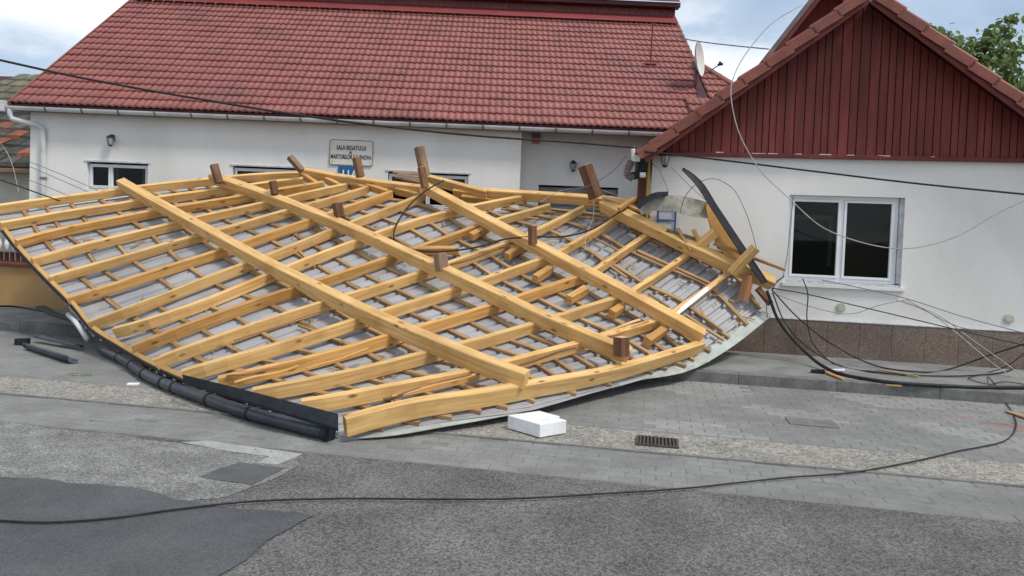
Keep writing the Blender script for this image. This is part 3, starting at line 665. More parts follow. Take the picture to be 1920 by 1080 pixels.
dp = catmull([LW.P(sLm+.03, gz-.03, go), LW.P(sLm+.03, gz-.12, go)], 2)+[LW.P(sLm+.05, gz-.20, go-.02), LW.hit(70, 234, .09), LW.hit(79, 240, .05), LW.hit(81, 248, .05), LW.hit(81, 300, .05), LW.P(LW.sz(81, 300, .05)[0], .15, .05)]
mb = MB(); tube(mb, dp, .043, 12); dpo = mb.build('downpipe', M['gutterw'], lh, True)
mb = MB(); tube(mb, [LW.hit(81, 334, .05)+Vector((0, 0, .02)), LW.hit(81, 334, .05)-Vector((0, 0, .02))], .052, 12); mb.build('pipe_clamp', M['greybox'], dpo)
mb = MB(); mb.box(LW.P(sLm-.08, gz+.0, go), LW.ex, LW.n, (0, 0, 1), .05, .06, .085); mb.build('gutter_end_box', M['gutterw'], lh)
# thin red mast
a = roofpt(atY(1190, 120, 14.7).dot(LW.ex), .52, .0); tp = atY(1192, 38, a.y)
tp.x = a.x+.02
mast = thing('roof_mast', 'thin red painted mast standing on the red tiles near the right end of the roof', 'mast', a)
mb = MB(); tube(mb, [a, tp], .014, 8); mb.build('pole', M['redbarge'], mast); mb = MB(); mb.box(a+ENr*.05, LW.ex, EU, ENr, .11, .05, .03); mb.build('foot', M['redbarge'], mast); mb = MB(); tube(mb, [tp-Vector((0, 0, .03)), tp+Vector((.1, 0, -.1))], .008, 6); mb.build('stay', M['redbarge'], mast); adopt(mast)
adopt(lh)

# small tiled roof right of the long house
sr = thing('side_roof_house', 'small lower red tiled roof with a hip running down right of the satellite dish', 'house', LW.P(4, .1))
def sn(px, py):   # slope coordinates of a pixel on the roof plane
    r = ray(px, py); n3 = ENr; p0 = roofpt(0, 0, .1); p = O+r*((p0-O).dot(n3)/r.dot(n3)); return p.dot(LW.ex)-roofpt(0, 0).dot(LW.ex), (p-roofpt(0, 0)).dot(EU)/SL
v0 = sn(1284, 175); v1 = sn(1302, 216); h0 = sn(1315, 122); h1 = sn(1372, 157)
def keep2(s, t):
    left = v0[0]+(v1[0]-v0[0])*(t-v0[1])/(v1[1]-v0[1]) if t < v0[1] else sR+.02
    right = h0[0]+(h1[0]-h0[0])*(t-h0[1])/(h1[1]-h0[1])
    return left < s < right and t < h0[1]
tile_field(sr, sR-.5, sR+3.0, 0, NC, .075, keep2, 70)
mb = MB(); sweep(mb, [roofpt(h0[0], h0[1], .1), roofpt(h1[0]+(h1[0]-h0[0]), h1[1]*2-h0[1], .1)], ENr, .12, .06, .02); mb.build('hip_tile', M['verge'], sr)
mb = MB(); sweep(mb, [roofpt(sR-.1, h0[1]+.01, .1), roofpt(h0[0], h0[1]+.01, .1)], ENr, .12, .06, .02); mb.build('ridge_tile', M['verge'], sr)
mb = MB(); prism(mb, [roofpt(sR-.4, 0, .06), roofpt(h1[0]+1.2, 0, .06), roofpt(h1[0], h1[1], .06), roofpt(h0[0], h0[1], .06), roofpt(sR-.1, h0[1], .06)], -ENr*.05); mb.build('roof_deck', M['darkeave'], sr)
adopt(sr)

# satellite dish
dc = atY(1313, 110, 13.6)
dish = thing('satellite_dish', 'white satellite dish seen edge on above the small red roof', 'satellite dish', atY(1316, 140, 13.6))
mb = MB(); ax = Vector((.86, -.5, .10)).normalized(); uz = Vector((-.16, 0, 1)); uz = (uz-ax*uz.dot(ax)).normalized(); ux = ax.cross(uz)
vs = [dc-ax*.07]; K = 24
for r_i in range(1, 5):
    rr = r_i/4
    for k in range(K):
        a = 2*math.pi*k/K; vs.append(dc+ux*math.cos(a)*rr*.27+uz*math.sin(a)*rr*.31+ax*(.07*rr*rr-.07))
fs = [(0, 1+k, 1+(k+1) % K) for k in range(K)]
for r_i in range(3):
    for k in range(K): fs.append((1+r_i*K+k, 1+(r_i+1)*K+k, 1+(r_i+1)*K+(k+1) % K, 1+r_i*K+(k+1) % K))
n0 = len(vs); vs2 = [v-ax*.012 for v in vs]; mb.add(vs, fs); mb.add(vs2, [f[::-1] for f in fs]); mb.build('reflector', M['dish'], dish, True)
lnb = atY(1350, 121, 13.4); mb = MB(); tube(mb, [atY(1318, 141, 13.6), lnb], .01, 6); mb.build('arm', M['greybox'], dish); mb = MB(); tube(mb, [lnb-ax*.04, lnb+ax*.05], .022, 8); mb.box(lnb+Vector((0, 0, .02)), (1, 0, 0), (0, 1, 0), (0, 0, 1), .02, .02, .03); mb.build('receiver', M['lampblack'], dish)
mb = MB(); tube(mb, [dc-ax*.08, atY(1304, 128, 13.65), atY(1306, 160, 13.8)], .018, 8); mb.box(atY(1301, 122, 13.65), (1, 0, 0), (0, 1, 0), (0, 0, 1), .035, .05, .06); mb.build('mount', M['greybox'], dish); adopt(dish)

# lanterns
def lantern(pl, px, py, off0, size, label):
    c = pl.hit(px, py, off0+.10); z = Vector((0, 0, 1)); t = thing('wall_lantern', label, 'lantern', c, 'carriage lanterns on the house walls')
    def ring(r, h, rot=math.pi/6): return [c+(pl.ex*math.cos(a+rot)+pl.n*math.sin(a+rot))*r*size+z*h*size for a in [math.pi/3*i for i in range(6)]]
    def frus(rings, mat, name):
        mb = MB(); vs = [p for r in rings for p in r]; fs = []
        for i in range(len(rings)-1):
            for j in range(6): fs.append((i*6+j, i*6+(j+1) % 6, (i+1)*6+(j+1) % 6, (i+1)*6+j))
        fs += [tuple(range(6))[::-1], tuple((len(rings)-1)*6+j for j in range(6))]; mb.add(vs, fs); mb.build(name, M[mat], t)
    frus([ring(.09, .07), ring(.10, .075), ring(.05, .12), ring(.015, .14)], 'lampblack', 'cap')
    frus([ring(.045, -.09), ring(.075, .068)], 'lampglass', 'glass')
    frus([ring(.02, -.13), ring(.05, -.11), ring(.05, -.092)], 'lampblack', 'base')
    mb = MB()
    for i in range(6): tube(mb, [ring(.048, -.09)[i], ring(.079, .07)[i]], .006*size, 4)
    mb.build('cage', M['lampblack'], t)
    mb = MB(); tube(mb, [c+z*.13*size, c+z*.16*size-pl.n*.05, c+z*.10*size-pl.n*.10], .008, 6); mb.box(c+z*.08*size-pl.n*.095, pl.ex, pl.n, z, .02, .005, .05); mb.build('bracket', M['lampblack'], t); adopt(t)
lantern(LW, 207, 264, 0, .7, 'black lantern on the long white wall above the leftmost small window')
lantern(LW, 1075, 312, -.4, .7, 'black lantern on the shaded recessed wall left of the tilted timber post')
lantern(RW, 1247, 300, 0, .75, 'black lantern under the gable corner of the right house beside the electric insulators')

# sign
z = Vector((0, 0, 1))
sg = thing('wall_sign', 'cream rectangular sign with dark lettering mounted high on the long white wall', 'sign', LW.hit(658, 286, .01))
c00 = LW.sz(617, 286, .02); c11 = LW.sz(700, 286, .02); cz1 = LW.sz(658, 262, .02)[1]; cz0 = LW.sz(658, 311, .02)[1]
def rrect(s0, s1, z0, z1, r, off, pl=LW):
    out = []
    for cx, cz, a0 in ((s1-r, z1-r, 0), (s0+r, z1-r, 90), (s0+r, z0+r, 180), (s1-r, z0+r, 270)):
        for k in range(5): a = R(a0+k*22.5); out.append(pl.P(cx+math.cos(a)*r, cz+math.sin(a)*r, off))
    return out
mb = MB(); prism(mb, rrect(c00[0], c11[0], cz0, cz1, .045, .022), -LW.n*.015); mb.build('plate', M['signplate'], sg)
o_ = rrect(c00[0]+.006, c11[0]-.006, cz0+.006, cz1-.006, .045, .0245); i_ = rrect(c00[0]+.016, c11[0]-.016, cz0+.016, cz1-.016, .038, .0245); n_ = len(o_)
mb = MB(); mb.add(o_+i_, [(i, (i+1) % n_, n_+(i+1) % n_, n_+i) for i in range(n_)]); mb.build('border', M['ink'], sg)
def text(body, pl, s, zc, off, size, mat, parent, name='lettering', bold=.0, width=None):
    cu = bpy.data.curves.new('txt', 'FONT'); cu.body = body; cu.align_x = 'CENTER'; cu.align_y = 'CENTER'; cu.size = size; cu.offset = bold; cu.extrude = .001
    to = bpy.data.objects.new('txt', cu); col.objects.link(to); bpy.context.view_layer.update()
    dg = bpy.context.evaluated_depsgraph_get(); me = bpy.data.meshes.new_from_object(to.evaluated_get(dg)); bpy.data.objects.remove(to)
    xs = [v.co.x for v in me.vertices]; wd = max(xs)-min(xs); k = (width/wd) if width else 1
    mt = Matrix.Translation(pl.P(s, zc, off)) @ Matrix((pl.ex, z, pl.n)).transposed().to_4x4()
    for v in me.vertices: v.co = mt @ Vector((v.co.x*k, v.co.y, v.co.z))
    me.materials.clear(); me.materials.append(mat); o = bpy.data.objects.new(name, me); col.objects.link(o); o.parent = parent; return o
sc_ = (c00[0]+c11[0])/2; H_ = cz1-cz0; W_ = c11[0]-c00[0]
text('SALA REGATULUI', LW, sc_, cz0+H_*.68, .026, .10, M['ink'], sg, bold=.0025, width=W_*.66)
text('A', LW, sc_-.01, cz0+H_*.50, .026, .075, M['ink'], sg, bold=.002)
text('MARTORILOR LUI IEHOVA', LW, sc_, cz0+H_*.33, .026, .10, M['ink'], sg, bold=.0025, width=W_*.92)
for fx in (.08, .92):
    for fz in (.15, .85):
        mb = MB(); q = LW.P(c00[0]+W_*fx, cz0+H_*fz, .026); prism(mb, [q+LW.ex*math.cos(a)*.008+z*math.sin(a)*.008 for a in [i*math.pi/4 for i in range(8)]], LW.n*.004); mb.build('screw', M['greybox'], sg)
adopt(sg)
nb = thing('house_number_plate', 'blue enamel house number plate on the wall directly below the cream sign', 'sign', LW.hit(655, 318, .01))
a_ = LW.sz(634, 318, .02)[0]; b_ = LW.sz(676, 318, .02)[0]; z1 = LW.sz(655, 311, .02)[1]-.002; z0 = z1-.26
mb = MB(); prism(mb, rrect(a_, b_, z0, z1, .02, .02), -LW.n*.012); mb.build('plate', M['blue'], nb); text('11A', LW, (a_+b_)/2, z0+.125, .022, .17, M['whiteink'], nb, bold=.003); adopt(nb)
# alarm siren
al = thing('alarm_siren', 'small orange and grey alarm siren under the eave of the recessed wall', 'alarm', LW.hit(1005, 262, -.35))
c = LW.hit(1005, 257, -.35); mb = MB(); mb.box(c, LW.ex, LW.n, z, .075, .04, .06); mb.build('housing', M['greybox'], al)
mb = MB(); mb.box(c-z*.085, LW.ex, LW.n, z, .065, .035, .024); mb.build('lens', M['orange'], al); adopt(al)

# ------------------------------------------------------------------ neighbour at the far left
NW = Pl((0, 14.4, 0), R(-2)); nh = thing('old_house', 'old house at the left edge with blackened and orange clay tiles over a beige wall', 'house', NW.P(-9.5, .1))
zt = NW.sz(25, 318)[1]; sr_ = NW.sz(110, 300)[0]
mb = MB(); mb.quad(NW.P(-16, .1), NW.P(sr_, .1), NW.P(sr_, zt), NW.P(-16, zt)); mb.build('wall', M['beige'], nh)
ntop = atY(20, 140, 18.0); pitch_run = 3.6; zb = zt+.04; rise = ntop.z-zb; ctop = rise
nrows = 12
for r_ in range(nrows):
    for k in range(10):
        t0, t1 = r_/nrows, (r_+1.15)/nrows; s0 = sr_-.34*(k+1)+(.17 if r_ % 2 else 0); s1 = s0+.325
        h = rnd.uniform(.0, .03); A0 = NW.P(s0, zb+rise*t0, .3-pitch_run*t0); A1 = NW.P(s1, zb+rise*t0, .3-pitch_run*t0); B1 = NW.P(s1, zb+rise*t1, .3-pitch_run*t1); B0 = NW.P(s0, zb+rise*t1, .3-pitch_run*t1)
        mt = 'mosstile' if r_ > 7 else 'oldtile'
        if (r_ < 2 and k > 4 and rnd.random() < .6) or (1 <= r_ <= 4 and rnd.random() < .2): mt = 'orangetile'
        mb = MB(); u_ = z*.055; kq = 4; tops = []
        for (P0, P1, hh) in ((A0, A1, .06+h), (B0, B1, .015)):
            for i in range(kq+1): tops.append(P0.lerp(P1, i/kq)+z*(hh+.018*math.sin(i/kq*math.pi)))
        lows = [A0.lerp(A1, i/kq)+z*.0 for i in range(kq+1)]
        mb.add(tops+lows, [(i, i+1, kq+2+i, kq+1+i) for i in range(kq)]+[(2*(kq+1)+i, 2*(kq+1)+i+1, i+1, i) for i in range(kq)]); mb.build('roof_tile', M[mt], nh)
mb = MB(); prism(mb, [NW.P(-16, zb-.02, .3), NW.P(sr_+.1, zb-.02, .3), NW.P(sr_+.1, zb-.02+rise, .3-pitch_run), NW.P(-16, zb-.02+rise, .3-pitch_run)], z*-.05); mb.build('roof_deck', M['darkeave'], nh)
mb = MB(); mb.box(NW.P((sr_-16)/2, zt-.03, .15), NW.ex, NW.n, z, (sr_+16)/2, .16, .04); mb.build('eave_board', M['greywood'], nh); adopt(nh)

# boundary wall with balusters
BW = Pl(G(0, 9.75), -ANG); bwl = thing('boundary_wall', 'ochre boundary wall with brown coping and white balusters at the left edge', 'wall', BW.P(-7.5, .12))
bz = BW.sz(40, 500)[1]; b1 = BW.sz(240, 520)[0]; b0 = -14
mb = MB(); mb.box(BW.P((b0+b1)/2, (bz+.12)/2, -.1), BW.ex, BW.n, z, (b1-b0)/2, .1, (bz-.12)/2); mb.build('wall', M['ochre'], bwl)
mb = MB(); sweep(mb, [BW.P(b0, bz+.03, -.1), BW.P(b1, bz+.03, -.1)], z, .3, .06, .012); mb.build('coping', M['coping'], bwl)
for i in range(34):
    s = b1-.08-i*.10; mb = MB(); tube(mb, [BW.P(s, bz+.06, -.1), BW.P(s, bz+.20, -.1)], .03, 6); mb.build('lattice_block', M['coping'], bwl)
mb = MB(); sweep(mb, [BW.P(b0, bz+.215, -.1), BW.P(b1, bz+.215, -.1)], z, .12, .03, .006); mb.build('rail', M['greybox'], bwl)
for i in range(26):
    s = b1-.1-i*.13; zz0 = bz+.23; mb = MB(); K = 9
    pts = [BW.P(s, zz0+.32*k/K, -.1) for k in range(K+1)]; tube(mb, pts, lambda t: .014+.022*math.sin(min(1, t*1.6)*math.pi)**2+.01*(t > .9), 8); mb.build('baluster', M['plastic'], bwl, True)
mb = MB(); sweep(mb, [BW.P(b0, bz+.57, -.1), BW.P(b1, bz+.57, -.1)], z, .12, .05, .008); mb.build('top_rail', M['greyframe'], bwl); adopt(bwl)

# ------------------------------------------------------------------ the collapsed roof
CT = [ # px, py, depth of rafter centre line
 (-15, 392, 10.1), (40, 454, 9.5), (104, 524, 9.0), (178, 611, 8.5), (259, 656, 7.45), (350, 708, 6.45), (490, 748, 5.82), (645, 797, 5.42),
 (813, 752, 5.85), (985, 737, 6.25), (1180, 687, 7.35), (1312, 652, 8.3), (1445, 575, 9.25),
 (561, 328, 11.4), (687, 357, 11.1), (795, 369, 10.9), (976, 380, 10.75), (1095, 391, 10.25), (1175, 400, 9.8), (1305, 466, 9.45), (1400, 500, 9.3),
 (285, 377, 10.7), (428, 468, 9.6), (620, 570, 8.1), (823, 665, 6.95), (655, 424, 10.2), (878, 539, 8.7), (1035, 483, 9.4), (1167, 560, 8.75)]
# keep the traced points as guides but let the interior be smooth (thin plate in 1/depth)
cp = np.array([[a, b] for a, b, _ in CT], float)/100; dv = np.array([1/c for *_, c in CT])
def U(r2): return np.where(r2 > 1e-9, r2*np.log(r2+1e-12), 0)
n = len(cp); Kt = U(((cp[:, None]-cp[None])**2).sum(-1)) + np.eye(n)*2.5
Pm = np.hstack([np.ones((n, 1)), cp]); A_ = np.block([[Kt, Pm], [Pm.T, np.zeros((3, 3))]])
sol = np.linalg.solve(A_, np.concatenate([dv, [0, 0, 0]])); wv, av = sol[:n], sol[n:]
def depth(px, py):
    q = np.array([px, py])/100; return 1/float((wv*U(((cp-q)**2).sum(-1))).sum()+av[0]+av[1]*q[0]+av[2]*q[1])
def surf(px, py, h=0):
    r = ray(px, py); D = depth(px, py); p = O+r*(D/r.dot(Fv))
    if h is None or h == 0: return p
    nn = normal(px, py); k = h/nn.dot(r); return p+r*k
def normal(px, py):
    e = 30
    a = surf(px+e, py)-surf(px-e, py); b = surf(px, py+e)-surf(px, py-e); n_ = a.cross(b).normalized()
    if n_.dot(ray(px, py)) > 0: n_ = -n_
    return n_
SO0 = -.1
RH, RWd = .122, .062
raf = {  # w : pixel
 1: [(0, -15, 392), (.5, 110, 376), (1, 240, 358), (2, 415, 338), (3, 561, 328)],
 2: [(0, 10, 421), (.5, 130, 402), (1, 285, 377), (2, 462, 353), (3, 569, 339)],
 3: [(0, 40, 454), (.5, 148, 428), (1, 312, 396), (2, 500, 365), (3, 608, 346)],
 4: [(0, 70, 490), (.5, 185, 457), (1, 348, 420), (2, 530, 376), (3, 652, 351)],
 5: [(0, 104, 524), (.5, 207, 493), (1, 390, 442), (2, 570, 391), (3, 687, 357)],
 6: [(0, 137, 563), (.5, 259, 526), (1, 428, 468), (2, 620, 405), (3, 735, 364)],
 7: [(0, 178, 611), (.5, 315, 556), (1, 474, 496), (2, 655, 424), (3, 795, 369)],
 8: [(0, 219, 630), (.5, 356, 576), (1, 514, 519), (2, 705, 446), (3, 862, 390), (4, 976, 380)],
 9: [(0, 259, 656), (.5, 407, 594), (1, 567, 544), (2, 758, 477), (3, 915, 422), (4, 1032, 388)],
 10: [(0, 300, 681), (.5, 450, 625), (1, 620, 570), (2, 820, 507), (3, 982, 449), (4, 1095, 391)],
 11: [(0, 358, 702), (.5, 500, 660), (1, 686, 601), (2, 878, 539), (3, 1035, 485), (4, 1172, 402)],
 12: [(0, 425, 717), (.5, 575, 679), (1, 757, 631), (2, 945, 570), (3, 1100, 520), (4, 1228, 433)],
 13: [(0, 490, 739), (.5, 640, 708), (1, 823, 665), (2, 1020, 606), (3, 1167, 561), (4, 1305, 466)],
 14: [(0, 580, 759), (.5, 735, 733), (1, 920, 693), (2, 1105, 643), (3, 1243, 602), (4, 1380, 500)],
 15: [(0, 647, 798), (.5, 813, 758), (1, 985, 733), (2, 1180, 690), (3, 1315, 650), (4, 1436, 572)],
 16: [(0, 629, 802), (.5, 812, 772), (1, 1003, 750), (2, 1190, 702), (3, 1337, 664), (4, 1449, 580)]}
def rpix(i, w):
    nd = raf[i]
    if w <= nd[0][0]:
        a, b = nd[0], nd[1]
    else:
        for a, b in zip(nd, nd[1:]):
            if w <= b[0]: break
    t = (w-a[0])/(b[0]-a[0]); return Vector((a[1]+(b[1]-a[1])*t, a[2]+(b[2]-a[2])*t))
def gpix(i, w):
    i = max(1, min(16, i)); a = int(i); b = min(16, a+1); t = i-a
    return rpix(a, w).lerp(rpix(b, w), t)
roof = thing('collapsed_roof', 'huge upturned timber roof frame with grey metal sheeting lying across the sidewalk', 'collapsed roof', atZ(640, 815, 0))
Zmin = []
rw = random.Random(11)
def beam_px(name, pix, h, wd, ht, mat, parent=roof, seg=16, wob=.004, roll=0, ch=.006, fit=0):
    pp = catmull([Vector((x, y, 0)) for x, y in pix], seg)
    pts = [surf(p.x, p.y, h) for p in pp]; ups = [normal(p.x, p.y) for p in pp]
    if fit:
        tt = np.linspace(-1, 1, len(pts)); arr = np.array([list(p) for p in pts]); un = np.array([list(u) for u in ups])
        pts = [Vector(v) for v in np.stack([np.polyval(np.polyfit(tt, arr[:, k], fit), tt) for k in range(3)], 1)]
        ups = [Vector(v).normalized() for v in np.stack([np.polyval(np.polyfit(tt, un[:, k], 1), tt) for k in range(3)], 1)]
    # smooth depth noise out and add a slight natural warp
    ph = rw.random()*9
    pts = [p+ups[i]*wob*math.sin(ph+i*.9) for i, p in enumerate(pts)]
    if roll:
        t = (pts[-1]-pts[0]).normalized(); ups = [Matrix.Rotation(roll, 3, t) @ u for u in ups]
    mb = MB(); sweep(mb, pts, ups, wd, ht, ch); return mb.build(name, M[mat], parent)
for i in range(1, 16):
    nd = raf[i]
    if i == 15: nd = nd[:-1]
    pix = [(x, y) for _, x, y in nd]
    if i < 15: pix[0] = (pix[0][0]-9, pix[0][1]+2) if i < 11 else (pix[0][0]-15, pix[0][1]+4)
    if i == 13: pix.append((1345, 430))
    if i == 14: pix.append((1420, 461))
    if i >= 9 and i not in (15,):   # break at the third purlin: the outer ends are kinked
        k = next(j for j, a in enumerate(nd) if a[0] == 3)
        beam_px('rafter', pix[:k+1], 0, RWd, RH, 'wood' if i % 3 else 'wood2', roll=rw.uniform(-.06, .06), fit=3)
        beam_px('rafter', pix[k:], -.01, RWd, RH*.9, 'wood', seg=6)
    else:
        big = i == 15
        beam_px('rafter', pix, .012 if big else 0, .08 if big else RWd, .15 if big else RH, 'wood' if (i % 3 or big) else 'wood2', seg=20, roll=0 if big else rw.uniform(-.06, .06), fit=3)
# battens: constant w under the rafters
ws = [k/5.2 for k in range(1, 6)]+[1.15+k/4.9 for k in range(0, 5)]+[2.13+k/4.5 for k in range(0, 4)]+[3.02, 3.33, 3.62, 3.9]
for w_ in ws:
    i0 = 1 if w_ <= 3 else 8
    if 3 < w_: i0 = 8
    if 2.99 < w_ < 3.01: i0 = 7
    pix = []
    for i in range(i0, 17):
        p = gpix(i, w_+.02*math.sin(i+w_*5)) if i < 16 else gpix(15.7, w_)
        pix.append((p.x, p.y))
    if w_ > 3.85: pix = pix[:-1]
    if .25 < w_ < .75:    # a missing stretch shows the bare sheet
        cut = 5+ (1 if w_ > .5 else 0)
        beam_px('batten', pix[:cut+1], -RH/2-.014, .042, .026, 'batten', seg=12, wob=.003, ch=.003)
        beam_px('batten', pix[cut+1:], -RH/2-.014, .042, .026, 'batten', seg=18, wob=.003, ch=.003)
    else:
        beam_px('batten', pix, -RH/2-.014, .05, .028, 'batten', seg=26, wob=.003, ch=.003)
# corrugated sheets: ribs run along the rafters
def sheet(i0, i1, w0, w1, dn, mat='sheet', tilt=0):
    mb = MB(); per = 1/3.2; prof = [(0, 0), (.16, 0), (.24, 1), (.40, 1), (.48, 0), (.74, 0), (.77, .25), (.80, 0)]
    us = []; k = math.floor(i0/per)
    while k*per < i1:
        for a, h in prof:
            u = (k+a)*per
            if i0 <= u <= i1: us.append((u, h))
        k += 1
    us = [(i0, 0)]+us+[(i1, 0)]
    nw = max(2, int((w1-w0)/.14)); grid = []
    for j in range(nw+1):
        w_ = w0+(w1-w0)*j/nw; row = []
        cache = [gpix(i0+(i1-i0)*q/6, w_) for q in range(7)]
        nn = [normal(c.x, c.y) for c in cache]; pp = [surf(c.x, c.y, 0) for c in cache]
        for u, h in us:
            f = (u-i0)/(i1-i0)*6; a = min(5, int(f)); t = f-a
            p = pp[a].lerp(pp[a+1], t); n_ = nn[a].lerp(nn[a+1], t).normalized()
            row.append(p-n_*(RH/2+.028+.006+dn+tilt*f/6+h*.032-.010*mnoise.noise(Vector((u*1.2, w_*2.2, 5)))))
        grid.append(row)
    m_ = len(us); vs = [p for r_ in grid for p in r_]
    fs = [(j*m_+i, j*m_+i+1, (j+1)*m_+i+1, (j+1)*m_+i) for j in range(nw) for i in range(m_-1)]
    mb.add(vs, fs); return mb.build('metal_sheet', M[mat], roof)
edges = [1.0, 2.9, 4.8, 6.4, 8.0, 9.9, 11.8, 13.7, 16.0]
for q, (a, b) in enumerate(zip(edges, edges[1:])):
    wE = 3.02 if a < 6.5 else 3.0
    sheet(a, b+.06 if b < 16 else b, -.03, 1.9, .004*(q % 2))
    sheet(a, b+.06 if b < 16 else b, 1.84, wE, .004*(q % 2)+.008)
    if a >= 8.0: sheet(a, b+.05 if b < 16 else b, 2.96, 4.04, .004*(q % 2)+.016)
# purlins on top
PH, PW = .15, .125
for pix, sz in (([(229, 345), (330, 402), (444, 466), (640, 567), (687, 588), (813, 645), (900, 683), (993, 713)], 1.0),
            ([(403, 333), (518, 378), (639, 420), (813, 502), (961, 573), (1120, 641), (1182, 670)], 1.0),
            ([(797, 352), (924, 421), (1120, 523), (1318, 631)], 1.0),
            ([(1130, 384), (1293, 463), (1380, 503), (1447, 530)], 1.05)):
    beam_px('purlin', pix, RH/2+PH/2-.01, PW*sz, PH*sz, 'wood', seg=24, wob=.003, ch=.008, fit=3)
# ridge beams
beam_px('ridge_beam', [(562, 323), (615, 332), (690, 344), (790, 357)], .02, .09, .155, 'wood', seg=6, ch=.008)
beam_px('ridge_beam', [(801, 336), (914, 365)], .03, .09, .145, 'wood', seg=6, ch=.008)
beam_px('ridge_beam', [(903, 362), (1100, 375), (1192, 384)], .03, .09, .145, 'wood', seg=8, ch=.008, fit=2)
beam_px('strut', [(850, 362), (940, 371), (985, 378)], -.03, .07, .12, 'wood2', seg=4)
beam_px('strut', [(866, 372), (930, 378)], -.06, .07, .10, 'wood2', seg=4)
for a, b in (((568, 330), (600, 350)), ((612, 338), (643, 352)), ((652, 348), (690, 356)), ((688, 350), (727, 362)), ((745, 358), (782, 368)), ((742, 358), (760, 362))):
    beam_px('blocking', [a, b], -.015, .06, .11, 'wood2', seg=3)
for a, b in (((738, 322), (792, 328)), ((745, 327), (795, 334)), ((742, 332), (796, 339)), ((755, 336), (790, 342))):
    beam_px('loose_board', [a, b], 0, .08, .03, 'greywood', seg=3)
# short timber ends hanging under the third purlin
for a, b in (((883, 444), (915, 428)), ((950, 481), (976, 466)), ((1003, 524), (1032, 505)), ((1066, 562), (1098, 543)), ((1146, 590), (1166, 576)), ((1212, 642), (1246, 618)), ((958, 470), (1000, 452)), ((860, 470), (775, 470))):
    beam_px('timber_end', [a, b], -.0, .085, .10, 'wood2', seg=3)
# splintered battens and loose pieces fixed in the wreck
for a, b, wd in (((1105, 470), (1175, 520), .03), ((1180, 430), (1260, 470), .03), ((1215, 550), (1255, 575), .03), ((1285, 590), (1358, 638), .04), ((1290, 575), (1355, 620), .025), ((1130, 520), (1200, 552), .035), ((1195, 470), (1340, 535), .04), ((1215, 425), (1300, 470), .03),
                 ((1030, 392), (1125, 402), .03), ((940, 392), (1040, 398), .03), ((1040, 402), (1140, 412), .03), ((950, 404), (1010, 410), .03), ((1085, 386), (1160, 397), .03), ((1100, 440), (1160, 470), .025), ((1215, 395), (1270, 425), .035), ((1150, 378), (1230, 412), .04), ((560, 610), (640, 640), .03), ((590, 500), (560, 470), .03)):
    beam_px('split_batten', [a, b], -RH/2+.01, wd, .022, 'batten', seg=3, ch=.002)
# splintered, torn edges along some rafters
for a, b, wd, mt in (((720, 748), (898, 699), .022, 'oldwood'), ((735, 742), (890, 701), .03, 'wood2'), ((426, 706), (520, 690), .02, 'redwood'), ((440, 640), (600, 585), .018, 'redwood'), ((1105, 640), (1215, 603), .02, 'redwood'), ((1110, 633), (1200, 600), .03, 'wood'), ((845, 497), (955, 460), .02, 'oldwood'), ((960, 690), (1080, 652), .018, 'oldwood'), ((440, 716), (560, 686), .024, 'wood2'), ((575, 693), (690, 655), .02, 'wood2')):
    beam_px('splinter', [a, ((a[0]+b[0])/2, (a[1]+b[1])/2+rw.uniform(-3, 3)), b], RH/2+.004, wd, .014, mt, seg=8, wob=.008, ch=.002)
chips = MB(); rc = random.Random(21)
for k in range(260):
    i_, w_ = rc.uniform(1.5, 15.5), rc.uniform(.1, 3.7)
    if i_ < 8 and w_ > 2.7: continue
    if rc.random() < .4: i_, w_ = rc.uniform(9, 15.5), rc.uniform(2.6, 3.9)
    q_ = gpix(i_, w_); c_ = surf(q_.x, q_.y, -RH/2-.022); n_ = normal(q_.x, q_.y); a_ = rc.random()*6.3
    t_ = Vector((math.cos(a_), math.sin(a_), 0)); t_ = (t_-n_*t_.dot(n_)).normalized(); ln = rc.uniform(.015, .09)
    chips.box(c_+n_*.01, t_, n_.cross(t_), n_, ln, rc.uniform(.004, .010), .004)
o = chips.build('wood_chips', M['batten'], roof); o['kind'] = 'stuff'
# stub posts (old brown timber) nailed to the frame
def post(b, t, h0, wd, mat, dp=None, lean=0):
    B = surf(b[0], b[1], h0); r = ray(*t); D = (B-O).dot(Fv)+lean; T = O+r*(D/r.dot(Fv))
    mb = MB(); ax = (T-B).normalized(); sd = Vector((.8, .6, 0)); sd = (sd-ax*sd.dot(ax)).normalized()
    sweep(mb, [B, B.lerp(T, .5), T], sd, wd, dp or wd, .006); o = mb.build('stub_post', M[mat], roof)
    mb = MB(); o2 = ax.cross(sd); q = T+ax*.003; hh = (dp or wd)/2-.008; ww = wd/2-.008
    prism(mb, [q+sd*hh+o2*ww, q-sd*hh+o2*ww, q-sd*hh-o2*ww, q+sd*hh-o2*ww], ax*.004); mb.build('end_grain', M['endgrain'], o)
H2 = RH/2+PH-.03
for b, t, wd, mt in (((411, 343), (401, 309), .10, 'oldwood'), ((516, 364), (511, 340), .09, 'oldwood'), ((637, 407), (632, 381), .11, 'oldwood'), ((676, 332), (668, 296), .10, 'oldwood'), ((797, 330), (786, 276), .12, 'greywood'), ((797, 352), (790, 314), .09, 'oldwood'),
                     ((829, 507), (825, 476), .12, 'greywood'), ((999, 460), (998, 424), .085, 'oldwood'), ((1118, 371), (1097, 311), .145, 'oldwood'), ((1165, 668), (1165, 633), .115, 'oldwood'), ((1404, 516), (1393, 563), .10, 'redwood'), ((566, 320), (543, 294), .085, 'greywood')):
    post(b, t, H2, wd, mt)
for b, t in (((1310, 470), (1345, 432)), ((1385, 497), (1420, 462))): pass
